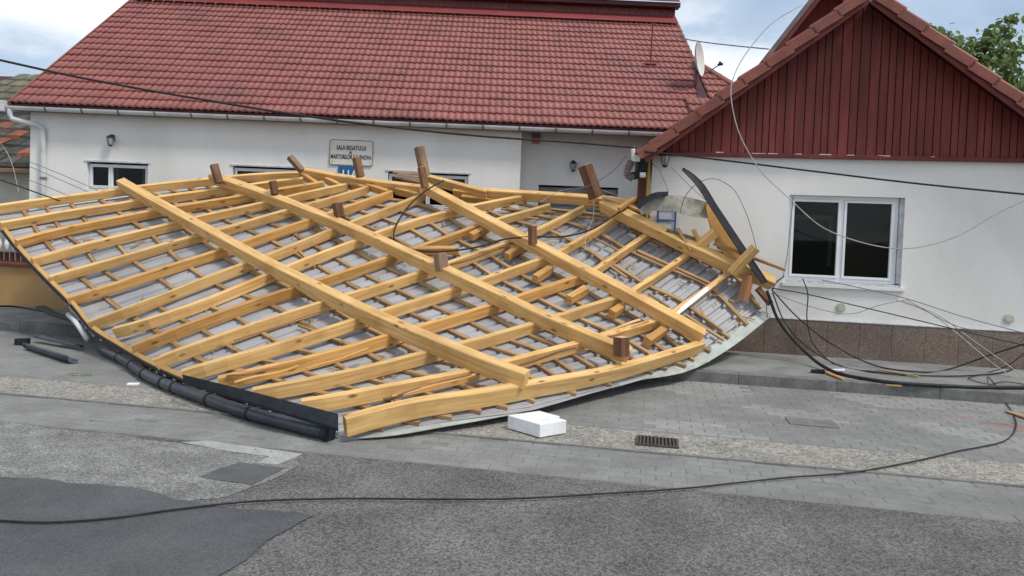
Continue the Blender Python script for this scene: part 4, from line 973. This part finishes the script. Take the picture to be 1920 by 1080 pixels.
for a, b in (((684, 799), (721, 803)), ((752, 787), (787, 792)), ((811, 778), (847, 782)), ((878, 768), (902, 772)), ((930, 760), (952, 764)), ((987, 747), (1003, 753)), ((1062, 733), (1080, 738)), ((1130, 716), (1146, 721)), ((1207, 694), (1223, 698)), ((1234, 687), (1250, 691)), ((1262, 679), (1286, 686)), ((1293, 671), (1302, 675))):
    beam_px('batten_end', [a, b], SO0+.02, .045, .03, 'batten', seg=2, ch=.003)
beam_px('white_tape', [(1266, 589), (1302, 561), (1339, 531)], RH/2-.014, .055, .006, 'plastic', seg=6, ch=.002)
# edge flashing on the lower right rim
def rim(pixA, pixB, hA, hB, mat, name, seg=30, th=.006):
    pa = catmull([Vector((x, y, 0)) for x, y in pixA], seg); pb = catmull([Vector((x, y, 0)) for x, y in pixB], seg)
    A = [surf(p.x, p.y, hA) for p in pa]; B = [surf(p.x, p.y, hB) for p in pb]; mb = MB()
    nrm = [normal(p.x, p.y) for p in pa]
    n_ = len(A); vs = A+B+[a-nrm[i]*th for i, a in enumerate(A)]+[b-nrm[i]*th for i, b in enumerate(B)]
    fs = []
    for i in range(n_-1): fs += [(i, n_+i, n_+i+1, i+1), (2*n_+i, 2*n_+i+1, 3*n_+i+1, 3*n_+i), (n_+i, 3*n_+i, 3*n_+i+1, n_+i+1), (i, i+1, 2*n_+i+1, 2*n_+i)]
    mb.add(vs, fs); return mb.build(name, M[mat], roof)
SO = -(RH/2+.04)
rim([(640, 803), (812, 785), (985, 757), (1165, 712), (1300, 672), (1350, 640), (1425, 585)], [(628, 823), (720, 818), (830, 800), (1000, 768), (1180, 716), (1300, 692), (1370, 652), (1447, 592)], SO, SO-.01, 'flash', 'edge_flashing')
# fascia board and gutter on the lower left edge
eA = [(-14, 398), (0, 412), (28, 448), (67, 491), (100, 525), (139, 564), (175, 608), (222, 638), (278, 671), (319, 690), (352, 704)]
def sh(L_, dx, dy): return [(x+dx, y+dy) for x, y in L_]
rim(eA, sh(eA, -3, 7), -RH/2+.05, -RH/2+.03, 'wood2', 'fascia_board', th=.02)
rim(sh(eA, -3, 7), sh(eA, -5, 14), -RH/2+.01, -RH/2-.02, 'black', 'drip_edge', th=.01)
rim([(341, 702), (444, 727), (537, 751), (634, 776)], [(345, 716), (444, 746), (537, 774), (634, 803)], .10, .04, 'black', 'black_fascia', th=.025, seg=12)
gp = [(192, 655), (237, 677), (274, 702), (322, 724), (370, 741), (444, 767), (530, 791), (615, 811)]
def gpt(px, py, r_): return atZ(px, py, r_+.008)
gpts = catmull([gpt(x, y, .056) for x, y in gp], 36)
mb = MB(); tube(mb, gpts, lambda t: .050+.004*((t*7) % 1), 16); gt = mb.build('gutter', M['tube'], roof, True)
for f in (5, 9, 13, 17, 19, 24, 29):
    mb = MB(); dirv = (gpts[f+1]-gpts[f-1]).normalized(); tube(mb, [gpts[f]-dirv*.014, gpts[f]+dirv*.014], .058, 16); mb.build('gutter_clamp', M['lampblack'], gt)
mb = MB(); dirv = (gpts[-1]-gpts[-3]).normalized(); tube(mb, [gpts[-1]-dirv*.03, gpts[-1]+dirv*.02], .062, 16); mb.build('gutter_cap', M['black'], gt)
mb = MB(); sweep(mb, catmull([atZ(365, 722, .17), atZ(450, 750, .16), atZ(520, 772, .15)], 6), z, .014, .008, .002); mb.build('copper_strip', M['oldwood'], roof)
# upturned rear flap: mossy sheet strip with black trim, and the torn plank
def strip_px(top, bot, D0, D1, mat, name, th=.03, seg=12):
    A = catmull([atY(x, y, D0+(D1-D0)*i/(len(top)-1)) for i, (x, y) in enumerate(top)], seg); B = catmull([atY(x, y, D0+(D1-D0)*i/(len(bot)-1)-.05) for i, (x, y) in enumerate(bot)], seg); mb = MB(); n_ = len(A); dv_ = Vector((0, th, 0))
    vs = A+B+[a+dv_ for a in A]+[b+dv_ for b in B]; fs = [(0, 2*n_, 3*n_, n_), (n_-1, 2*n_-1, 4*n_-1, 3*n_-1)]
    for i in range(n_-1): fs += [(i, n_+i, n_+i+1, i+1), (2*n_+i, 2*n_+i+1, 3*n_+i+1, 3*n_+i), (n_+i, 3*n_+i, 3*n_+i+1, n_+i+1), (i, i+1, 2*n_+i+1, 2*n_+i)]
    mb.add(vs, fs); return mb.build(name, M[mat], roof)
strip_px([(1196, 388), (1222, 372), (1255, 366), (1300, 372), (1332, 381)], [(1203, 403), (1225, 396), (1250, 393), (1290, 404), (1336, 411)], 9.55, 9.3, 'sheet_old', 'torn_sheet', .02)
strip_px([(1192, 385), (1208, 371), (1228, 361), (1252, 359)], [(1199, 392), (1212, 381), (1230, 371), (1253, 367)], 9.45, 9.4, 'black', 'black_trim', .05)
strip_px([(1281, 314), (1295, 322), (1313, 337), (1345, 385), (1385, 445), (1440, 528)], [(1280, 319), (1290, 329), (1302, 342), (1332, 387), (1370, 446), (1430, 533)], 9.2, 9.05, 'black', 'black_flashing', .04, 20)
strip_px([(1328, 376), (1350, 395), (1375, 432), (1402, 474)], [(1324, 386), (1330, 418), (1345, 458), (1372, 494)], 9.3, 9.2, 'wood2', 'torn_plank', .035, 8)
def beam3(name, a, b, Da, Db, wd, ht, mat, parent=roof):
    A, B = atY(*a, Da), atY(*b, Db); mb = MB(); sweep(mb, [A, A.lerp(B, .5), B], Vector((0, -.5, .86)), wd, ht, .003); return mb.build(name, M[mat], parent)
beam3('splintered_board', (1338, 456), (1473, 506), 9.2, 8.95, .03, .04, 'batten')
beam3('splintered_board', (1270, 428), (1295, 470), 9.3, 9.2, .04, .03, 'batten')
beam3('splintered_board', (1300, 430), (1318, 468), 9.3, 9.2, .05, .03, 'wood2')
beam3('splintered_board', (1250, 432), (1330, 458), 9.35, 9.25, .05, .04, 'greywood')
beam3('splintered_board', (1335, 470), (1400, 492), 9.25, 9.2, .06, .03, 'greywood')
beam3('splintered_board', (1345, 462), (1410, 500), 9.3, 9.2, .06, .02, 'batten')
beam3('splintered_board', (1190, 372), (1160, 392), 9.7, 9.6, .06, .05, 'wood2')
beam3('splintered_board', (1215, 400), (1130, 368), 9.7, 9.9, .06, .03, 'wood')
beam3('splintered_board', (1420, 540), (1445, 570), 9.1, 9.05, .09, .04, 'oldwood')
beam3('rafter', (1296, 473), (1343, 434), 9.28, 9.15, .085, .10, 'wood')
beam3('rafter', (1372, 512), (1417, 464), 9.0, 8.9, .085, .10, 'wood')
adopt(roof)

# ------------------------------------------------------------------ utility pieces at the corner between the houses
ins = thing('electric_insulator', 'white electric insulator and junction box where the street cables reach the right house', 'insulator', atY(1190, 300, 9.7))
c = atY(1187, 285, 9.7); mb = MB(); tube(mb, [c+z*.07, c-z*.06], lambda t: .026+.006*math.sin(t*12), 10); mb.build('insulator_body', M['plastic'], ins, True)
mb = MB(); mb.box(atY(1192, 297, 9.7), (1, 0, 0), (0, 1, 0), (0, 0, 1), .05, .04, .04); mb.build('junction_box', M['plastic'], ins); adopt(ins)
cn = thing('conduit_coil', 'grey corrugated conduit bundle with black boxes hanging at the corner between the houses', 'conduit', atY(1185, 320, 9.75))
mb = MB()
pts = catmull([atY(1184, 303, 9.72), atY(1178, 315, 9.7), atY(1176, 327, 9.7), atY(1186, 334, 9.72)], 30); tube(mb, pts, lambda t: .045+.01*math.sin(t*70), 10); mb.build('corrugated_hose', M['greybox'], cn)
mb = MB(); mb.box(atY(1203, 305, 9.8), (1, .1, 0), (-.1, 1, 0), (0, 0, 1), .07, .06, .11); mb.box(atY(1195, 328, 9.75), (1, .3, .3), (-.3, 1, 0), (-.3, 0, 1), .05, .05, .05); mb.build('black_box', M['lampblack'], cn)
mb = MB(); tube(mb, [atY(1200, 328, 9.66), atY(1210, 328, 9.66)], .035, 10); mb.build('pipe_end', M['plastic'], cn); adopt(cn)
pp_ = atY(1217, 300, 9.82); mb = MB(); tube(mb, [pp_, Vector((pp_.x-.0, pp_.y, .12))], .022, 8); tag(mb.build('gas_pipe', M['yellow']), 'yellow vertical gas pipe at the left corner of the gabled house', 'pipe')
pp_ = atY(1206, 320, 9.9); mb = MB(); mb.box(Vector((pp_.x, pp_.y+.05, 1.35)), (1, 0, 0), (0, 1, 0), (0, 0, 1), .05, .06, 1.25); tag(mb.build('gate_post', M['coping']), 'dark brown gate post beside the yellow gas pipe', 'post')
nbd = thing('notice_board', 'blue framed notice board with white papers seen through the wreckage on the right wall', 'notice board', RW.hit(1247, 415, .05))
a_ = RW.sz(1233, 410, .05)[0]; b_ = RW.sz(1266, 410, .05)[0]; zt_ = RW.sz(1248, 392, .05)[1]
mb = MB()
for s in (a_, b_): mb.box(RW.P(s, zt_-.28, .05), RW.ex, RW.n, z, .012, .012, .28)
for zz in (zt_, zt_-.15, zt_-.30): mb.box(RW.P((a_+b_)/2, zz, .05), RW.ex, RW.n, z, (b_-a_)/2, .01, .01)
mb.build('frame', M['blue'], nbd)
for k in range(3):
    mb = MB(); mb.box(RW.P((a_+b_)/2, zt_-.075-.15*k, .045), RW.ex, RW.n, z, (b_-a_)/2-.02, .003, .055); mb.build('paper', M['paper'], nbd)
adopt(nbd)

# ------------------------------------------------------------------ things on the ground
def on(px, py, z0=.01): return atZ(px, py, z0)
# polystyrene
st = MB(); p0, p1, p2, p3 = on(951, 803), on(1012, 821), on(1064, 812), on(1008, 790)
H = Vector((0, 0, .105)); e1 = (p1-p0); e2 = (p2-p1)
poly = [p0, p1, p1+e2*.95, p1+e2*.95-e1*.32, p1+e2*1.15-e1*.36, p0+e2*1.15+e1*.0]
prism(st, poly, H); o = st.build('polystyrene_block', M['styro']); tag(o, 'white notched polystyrene block lying on the pebble strip in front of the roof', 'polystyrene')
bv = o.modifiers.new('b', 'BEVEL'); bv.width = .006; bv.segments = 2
# drain grate
dg_ = thing('drain_grate', 'slotted cast iron drain grate set in the pebble strip', 'drain', on(1232, 830, .008))
gc = on(1232, 829, .008); mb = MB(); mb.box(gc-z*.001, EX, EN, z, .155, .115, .003); mb.build('pit', M['hole'], dg_)
mb = MB()
for s_ in (-1, 1): mb.box(gc+EX*.15*s_+z*.004, EX, EN, z, .01, .12, .006); mb.box(gc+EN*.113*s_+z*.004, EX, EN, z, .14, .009, .006)
mb.build('rim', M['iron'], dg_)
for k in range(10): mb = MB(); mb.box(gc+EX*(-.125+.0278*k)+z*.004, EX, EN, z, .0075, .104, .006); mb.build('grate_bar', M['iron'], dg_)
adopt(dg_)
mc = on(1522, 792, .01); mb = MB(); mb.box(mc, EX, EN, z, .20, .13, .003); mh = mb.build('manhole_cover', M['kerb']); tag(mh, 'flat rectangular grey access cover in the sidewalk below the window', 'manhole cover')
# broken gutter pieces bottom left
def halfpipe(name, a, b, ra, rb, label, zz=.01, roll=0, dark='tube'):
    A, B = on(*a, zz+ra), on(*b, zz+rb); t = (B-A).normalized(); s_ = t.cross(z).normalized(); mb = MB(); K = 10; vs = []; n = 8
    for i in range(n+1):
        f = i/n; c = A.lerp(B, f); rr = ra+(rb-ra)*f
        for th in (1, .9):
            for k in range(K+1):
                ang = math.pi*(1.0+k/K)+roll; vs.append(c+s_*math.cos(ang)*rr*th+z*math.sin(ang)*rr*th)
    m_ = 2*(K+1); fs = []
    for i in range(n):
        for k in range(K): fs += [(i*m_+k, i*m_+k+1, (i+1)*m_+k+1, (i+1)*m_+k), (i*m_+K+1+k, (i+1)*m_+K+1+k, (i+1)*m_+K+2+k, i*m_+K+2+k)]
        fs += [(i*m_, (i+1)*m_, (i+1)*m_+K+1, i*m_+K+1), (i*m_+K, i*m_+2*K+1, (i+1)*m_+2*K+1, (i+1)*m_+K)]
    for i in (0, n): fs += [(i*m_+k, i*m_+k+1, i*m_+K+2+k, i*m_+K+1+k) for k in range(K)]
    mb.add(vs, fs); return tag(mb.build(name, M[dark], None, True), label, 'gutter piece')
halfpipe('broken_gutter', (52, 645), (138, 671), .055, .06, 'short dark grey half round gutter piece with open end lying on the sidewalk', roll=.5)
halfpipe('broken_gutter', (72, 634), (152, 652), .05, .03, 'dark grey tapering gutter offcut lying behind the open ended gutter piece', roll=3.4)
mb = MB(); mb.box(on(42, 640, .05), (1, -.2, .1), (0, 1, 0), (0, 0, 1), .09, .03, .035); tag(mb.build('gutter_bracket', M['lampblack']), 'small black bracket at the left end of the broken gutter piece', 'bracket')
mb = MB(); sweep(mb, catmull([on(76, 575, .32), on(105, 590, .30), on(150, 603, .28)], 6), z, .12, .03, .006); tag(mb.build('bent_metal_plate', M['lampblack']), 'black bent metal plate sticking out under the left edge of the roof', 'metal plate')
mb = MB(); tube(mb, catmull([on(128, 590, .35), on(148, 612, .28), on(165, 638, .14)], 8), .03, 8); tag(mb.build('broken_pipe', M['gutterw'], None, True), 'short white broken pipe under the left edge of the roof', 'pipe')
for (a, b, mt, lb, zz, wd) in (((1548, 697), (1582, 711), 'wood2', 'orange splinter of wood under the thick black cable on the apron', .14, .04), ((1645, 693), (1722, 706), 'batten', 'long pale broken batten on the concrete apron under the window', .14, .03), ((1888, 771), (1935, 787), 'batten', 'pale batten end at the right edge of the sidewalk', .02, .05), ((1660, 722), (1690, 724), 'batten', 'tiny pale splinter lying beside the thick black cable', .14, .03)):
    mb = MB(); A, B = on(*a, zz), on(*b, zz); sweep(mb, [A, B], z, wd, .018, .003); tag(mb.build('wood_splinter', M[mt]), lb, 'wood piece')
mb = MB(); c = on(1545, 697, .14); mb.box(c-Vector((.07, 0, 0)), (1, -.3, .1), (.3, 1, 0), (0, 0, 1), .07, .03, .02); tag(mb.build('plastic_scrap', M['lampblack']), 'small black plastic scrap on the apron left of the orange splinter', 'scrap')
mb = MB(); c = on(1568, 694, .135); mb.box(c, (1, -.2, .1), (.3, 1, 0), (0, 0, 1), .09, .04, .008); tag(mb.build('polystyrene_scrap', M['styro']), 'flat white scrap on the apron beside the orange splinter', 'scrap')
for (x, y, zz, sz, lb) in ((250, 720, .012, .05, 'small white scrap on the pebble strip left of the fallen gutter'), (800, 812, .01, .0, '')):
    if sz: mb = MB(); mb.box(on(x, y, zz), (1, .2, 0), (-.2, 1, 0), (0, 0, 1), sz, .03, .006); tag(mb.build('white_scrap', M['styro']), lb, 'scrap')
mb = MB(); rl = random.Random(5)
for k in range(26):
    c = on(128+rl.random()*44, 698+rl.random()*6, .012); a = rl.random()*6; v1 = Vector((math.cos(a), math.sin(a), rl.uniform(-.2, .3)))*.02; v2 = Vector((-math.sin(a), math.cos(a), .2))*.01; mb.add([c-v1, c+v2, c+v1, c-v2], [(0, 1, 2, 3)])
tag(mb.build('dead_leaves', M['leaf']), 'small drift of dark dead leaves on the sidewalk at the left', 'leaves', kind='stuff')
mb = MB()   # scattered chips and grit
for k in range(420):
    n_ = rl.uniform(3.2, 9.9); s_ = rl.uniform(-6, 6); zz = .126 if n_ > 8.5 else .008
    if 8.3 < n_ < 8.5: continue
    c = G(s_, n_, zz); r_ = rl.uniform(.002, .006); a = rl.random()*6
    mb.box(c, (math.cos(a), math.sin(a), 0), (-math.sin(a), math.cos(a), 0), (0, 0, 1), r_, r_*.6, r_*.3)
tag(mb.build('scattered_grit', M['joint']), 'scattered dark grit and chips across the road and sidewalk', 'grit', kind='stuff')

# ------------------------------------------------------------------ cables
def cable(pts3, rad, mat, label, seg=48, name='cable', g='loose cables brought down with the roof'):
    mb = MB(); p = catmull(pts3, seg); p = [q+Vector((mnoise.noise(q*3), mnoise.noise(q*3+Vector((5, 5, 5))), 0))*rad*.8 for q in p]
    tube(mb, p, rad, 6); return tag(mb.build(name, M[mat], None, True), label, 'cable', g)
def air(pix, D0, D1): n = len(pix)-1; return [atY(x, y, D0+(D1-D0)*i/n) for i, (x, y) in enumerate(pix)]
def gnd(pix, zz=.0, r=.01):
    out = []
    for x, y in pix:
        s_, n_ = gsn(x, y, 0); zg = .126 if gsn(x, y, .12)[1] > 8.42 else .012; out.append(atZ(x, y, zg+r))
    return out
cable(air([(-20, 108), (100, 135), (400, 190), (640, 227), (900, 255), (1100, 269), (1192, 277)], 8.2, 9.65), .014, 'cable', 'thick black overhead cable crossing the red tiled roof down to the insulator', name='overhead_cable')
cable(air([(1196, 283), (1300, 294), (1500, 318), (1700, 342), (1960, 368)], 9.5, 8.0), .012, 'cable', 'thick black overhead cable running across the top of the right wall', name='overhead_cable')
cable(air([(1505, 8), (1450, 42), (1410, 85), (1384, 125), (1371, 160), (1374, 205), (1395, 270), (1430, 325), (1480, 372), (1540, 425), (1600, 450), (1700, 466), (1790, 445), (1870, 400), (1930, 372)], 9.3, 8.3), .006, 'palecable', 'pale wire hanging from the gable and looping across the right window', 90)
cable(air([(1262, 66), (1290, 74), (1320, 79), (1380, 86), (1442, 92)], 14.5, 12.0), .011, 'greycable', 'twisted grey aerial cable in the sky above the satellite dish')
cable([atY(1438, 545, 9.0), atY(1460, 600, 9.0), atY(1500, 650, 8.9)]+gnd([(1560, 695), (1640, 713), (1760, 723), (1940, 727)], r=.018), .019, 'cable', 'thickest black cable curving off the roof corner and along the apron', 70)
cable(gnd([(-30, 974), (100, 979), (200, 972), (330, 955), (450, 942), (640, 935), (800, 936), (960, 935), (1110, 927), (1290, 915), (1480, 895), (1580, 888), (1700, 868), (1800, 845), (1880, 828), (1905, 800), (1900, 778), (1887, 756), (1876, 738), (1866, 722), (1852, 706)], r=.006), .0058, 'cable', 'long thin black cable lying across the whole road and curling up to the apron', 130)
cable(air([(1445, 540), (1500, 549), (1600, 572), (1760, 610), (1930, 650)], 9.1, 8.6), .007, 'cable', 'taut black wire running from the roof corner below the window to the right')
cable(air([(1540, 525), (1600, 537), (1700, 560), (1800, 592), (1930, 627)], 9.3, 8.9), .006, 'greycable', 'grey wire starting at the window sill and sloping to the right')
cable([atY(1447, 543, 9.1), atY(1490, 590, 9.0), atY(1560, 645, 8.9)]+gnd([(1650, 688), (1720, 697), (1780, 692)])+[atY(1850, 668, 8.7), atY(1935, 640, 8.5)], .009, 'cable', 'black cable sagging from the roof corner to the apron and up again at the right')
cable([atY(1448, 548, 9.05), atY(1475, 610, 9.0), atY(1520, 655, 8.9)]+gnd([(1570, 684), (1650, 699), (1750, 705), (1850, 702), (1930, 672)]), .008, 'cable', 'black cable curving down beside the plinth and along the apron')
cable([atY(1690, 563, 9.2), atY(1760, 592, 9.0), atY(1820, 635, 8.8), atY(1870, 670, 8.6), atY(1935, 718, 8.3)], .006, 'palecable', 'upper of two pale wires falling to the bottom right of the white wall')
cable([atY(1680, 562, 9.2), atY(1740, 585, 9.0), atY(1800, 630, 8.8), atY(1860, 680, 8.6), atY(1930, 730, 8.3)], .006, 'palecable', 'lower of two pale wires falling to the bottom right of the white wall')
cable([atY(1505, 522, 9.2), atY(1514, 545, 9.15), atY(1513, 600, 9.1), atY(1525, 645, 9.0)]+gnd([(1560, 680), (1640, 697), (1720, 703)]), .007, 'cable', 'black wire hanging straight down from the left half of the window sill')
cable([atY(1470, 518, 9.2), atY(1455, 530, 9.15), atY(1447, 545, 9.1)], .008, 'cable', 'short black wire looping from the window corner to the roof corner', 16)
cable([surf(832, 338, .30), surf(795, 360, .25), surf(758, 398, .2), surf(740, 430, .15), surf(746, 455, .15), surf(775, 468, .12), surf(850, 470, .12), surf(900, 462, .15), surf(945, 449, .2), surf(1000, 444, .2), surf(1060, 443, .2), surf(1110, 430, .2), surf(1150, 405, .22), surf(1195, 375, .15)], .012, 'cable', 'black cable looped loosely over the timber roof frame', 80)
cable(air([(1275, 400), (1282, 375), (1300, 350), (1335, 335), (1370, 350), (1395, 390), (1412, 440), (1418, 465)], 9.3, 9.1), .005, 'greycable', 'thin grey wire arching over the black flashing')
cable(air([(1488, 366), (1482, 420), (1476, 480), (1468, 520)], 9.3, 9.2), .005, 'greycable', 'thin grey wire along the left side of the window')
cable(air([(1256, 312), (1290, 345), (1345, 395)], 9.5, 9.3), .004, 'greycable', 'thin grey wire slanting down from the lantern under the gable')
cable(air([(1200, 282), (1235, 320), (1250, 350), (1253, 362)], 9.6, 9.4), .005, 'greycable', 'thin wire dropping from the insulator to the mossy sheet')
cable(air([(1175, 292), (1150, 320), (1110, 346), (1060, 362)], 9.7, 9.9), .005, 'greycable', 'thin wire from the insulator down to the timber ridge')
cable(air([(-20, 330), (60, 358), (110, 376)], 9.6, 10.3), .009, 'cable', 'black wire in front of the beige wall at the left edge')
cable(air([(55, 303), (110, 325), (190, 360)], 11.5, 11.2), .005, 'greycable', 'upper thin wire sloping across the downpipe on the long white wall')
cable(air([(55, 312), (115, 338), (165, 360)], 11.4, 11.1), .005, 'greycable', 'middle thin wire sloping across the downpipe on the long white wall')
cable(air([(55, 338), (100, 355), (130, 368)], 11.3, 11.1), .005, 'greycable', 'lowest thin wire sloping across the downpipe on the long white wall')
cable(air([(-10, 250), (20, 300), (35, 360)], 12.5, 12.0), .005, 'palecable', 'pale wire hanging in front of the old tiled house')
cable(air([(1436, 556), (1440, 600), (1452, 640), (1475, 658)], 9.05, 9.3), .005, 'greycable', 'thin wire hanging just right of the metal roof corner before the plinth')
cable(air([(1450, 548), (1468, 600), (1490, 640), (1498, 652)], 9.05, 9.2), .004, 'palecable', 'thin pale wire hanging beside the thickest cable before the plinth')
cable(air([(1455, 552), (1520, 575), (1600, 588), (1650, 572), (1700, 562)], 9.1, 9.1), .004, 'greycable', 'thin slack wire curving below the window past the round vent')
cable(air([(1700, 562), (1790, 610), (1880, 632), (1930, 652)], 9.0, 8.7), .005, 'greycable', 'thin wire crossing the plinth top at the right edge')
cable(air([(1930, 655), (1880, 690), (1830, 702), (1700, 700)], 8.5, 8.9), .006, 'cable', 'black wire rising from the apron to the lower right edge')
cable([on(-20, 575, .25), on(20, 574, .22), on(70, 582, .2), on(130, 592, .2)], .014, 'cable', 'black cable lying along the foot of the ochre boundary wall')
cable(gnd([(1835, 702), (1820, 712), (1850, 720), (1890, 716), (1930, 722)]), .005, 'cable', 'tangle of thin black wire at the right end of the apron')
cable([surf(1178, 372, .2), surf(1095, 352, .25), surf(1040, 362, .2), surf(1012, 380, .15)], .004, 'palecable', 'thin pale wire draped over the timber ridge beside the tilted post')
cable([surf(1113, 375, .2), surf(1113, 400, .12), surf(1100, 440, .1), surf(1097, 470, .08)], .004, 'palecable', 'thin pale wire hanging below the tilted timber post')

# ------------------------------------------------------------------ tree behind the gabled house
TY = 17.0
def tp_(x, y, dy=0): return atY(x, y, TY+dy)
tree = thing('leafy_tree', 'green leafy tree top showing behind the right slope of the gable', 'tree', (tp_(1880, 400).x, TY, .1))
trunk = [Vector((tp_(1880, 400).x, TY, .1)), tp_(1885, 450), tp_(1875, 330), tp_(1860, 240)]
mb = MB(); tube(mb, catmull(trunk, 12), lambda t: .16-.08*t, 10); mb.build('trunk', M['bark'], tree, True)
branches = [[(1860, 240), (1868, 180), (1876, 130), (1890, 80), (1893, 30)], [(1860, 240), (1838, 170), (1810, 110), (1790, 72)], [(1838, 170), (1800, 130), (1765, 85), (1752, 52)], [(1860, 240), (1900, 190), (1925, 130)], [(1868, 180), (1845, 130), (1850, 90), (1870, 55)], [(1868, 180), (1895, 110), (1903, 90)], [(1868, 200), (1890, 160), (1880, 130)], [(1850, 180), (1820, 150), (1805, 110)], [(1860, 240), (1920, 210), (1980, 170)], [(1870, 150), (1890, 140), (1900, 100)]]
leaf_me = bpy.data.meshes.new('leaf'); leaf_me.from_pydata([(0, 0, 0), (.3, .28, .05), (.7, .26, .03), (1, 0, -.08), (.7, -.26, .03), (.3, -.28, .05), (.5, 0, -.05)], [], [(0, 1, 6), (1, 2, 6), (2, 3, 6), (3, 4, 6), (4, 5, 6), (5, 0, 6)]); leaf_me.materials.append(M['leaf'])
rl = random.Random(9); leaves = []
for bi, b in enumerate(branches):
    dy = rl.uniform(-.5, .5)
    pts = catmull([tp_(x, y, dy*i/(len(b)-1)) for i, (x, y) in enumerate(b)], 20)
    mb = MB(); tube(mb, pts, lambda t: .035-.028*t, 6); mb.build('branch', M['bark'], tree, True)
    for k in range(95 if bi != 8 else 120):
        f = rl.random()**.8; i = int(f*20); p = pts[min(i, 20)]
        spread = .10 + .20*(1-f)
        leaves.append(p+Vector((rl.gauss(0, spread), rl.gauss(0, spread*1.6), rl.gauss(0, spread*.8))))
for (x, y, r_, n_) in ((1850, 110, .33, 150), (1825, 120, .25, 90), (1880, 95, .22, 80), (1790, 85, .18, 50), (1860, 150, .3, 60), (1765, 60, .12, 22), (1920, 170, .25, 90), (1895, 35, .12, 40), (1885, 60, .14, 45), (1758, 58, .13, 35), (1775, 75, .16, 60), (1800, 95, .2, 90), (1865, 75, .14, 50), (1905, 95, .12, 30), (1840, 85, .16, 60), (1855, 60, .14, 50), (1820, 80, .16, 50), (1745, 50, .1, 20), (1980, 170, .5, 150)):
    for k in range(n_): leaves.append(tp_(x, y)+Vector((rl.gauss(0, r_*.6), rl.gauss(0, r_), rl.gauss(0, r_*.5))))
rest = MB()
for k, p in enumerate(leaves):
    sz = rl.uniform(.12, .19); mt = Matrix.Translation(p) @ Matrix.Rotation(rl.uniform(0, 6.28), 4, 'Z') @ Matrix.Rotation(rl.uniform(-.2, 1.3), 4, 'Y') @ Matrix.Rotation(rl.uniform(-1, 1), 4, 'X') @ Matrix.Scale(sz, 4)
    if k % 5 == 0 and k < 1480: o = bpy.data.objects.new('leaf', leaf_me); col.objects.link(o); o.matrix_world = mt; o.parent = tree
    else: rest.add([mt @ v.co for v in leaf_me.vertices], [tuple(q.vertices) for q in leaf_me.polygons])
o = rest.build('foliage', M['leaf'], tree); o['kind'] = 'stuff'
adopt(tree)
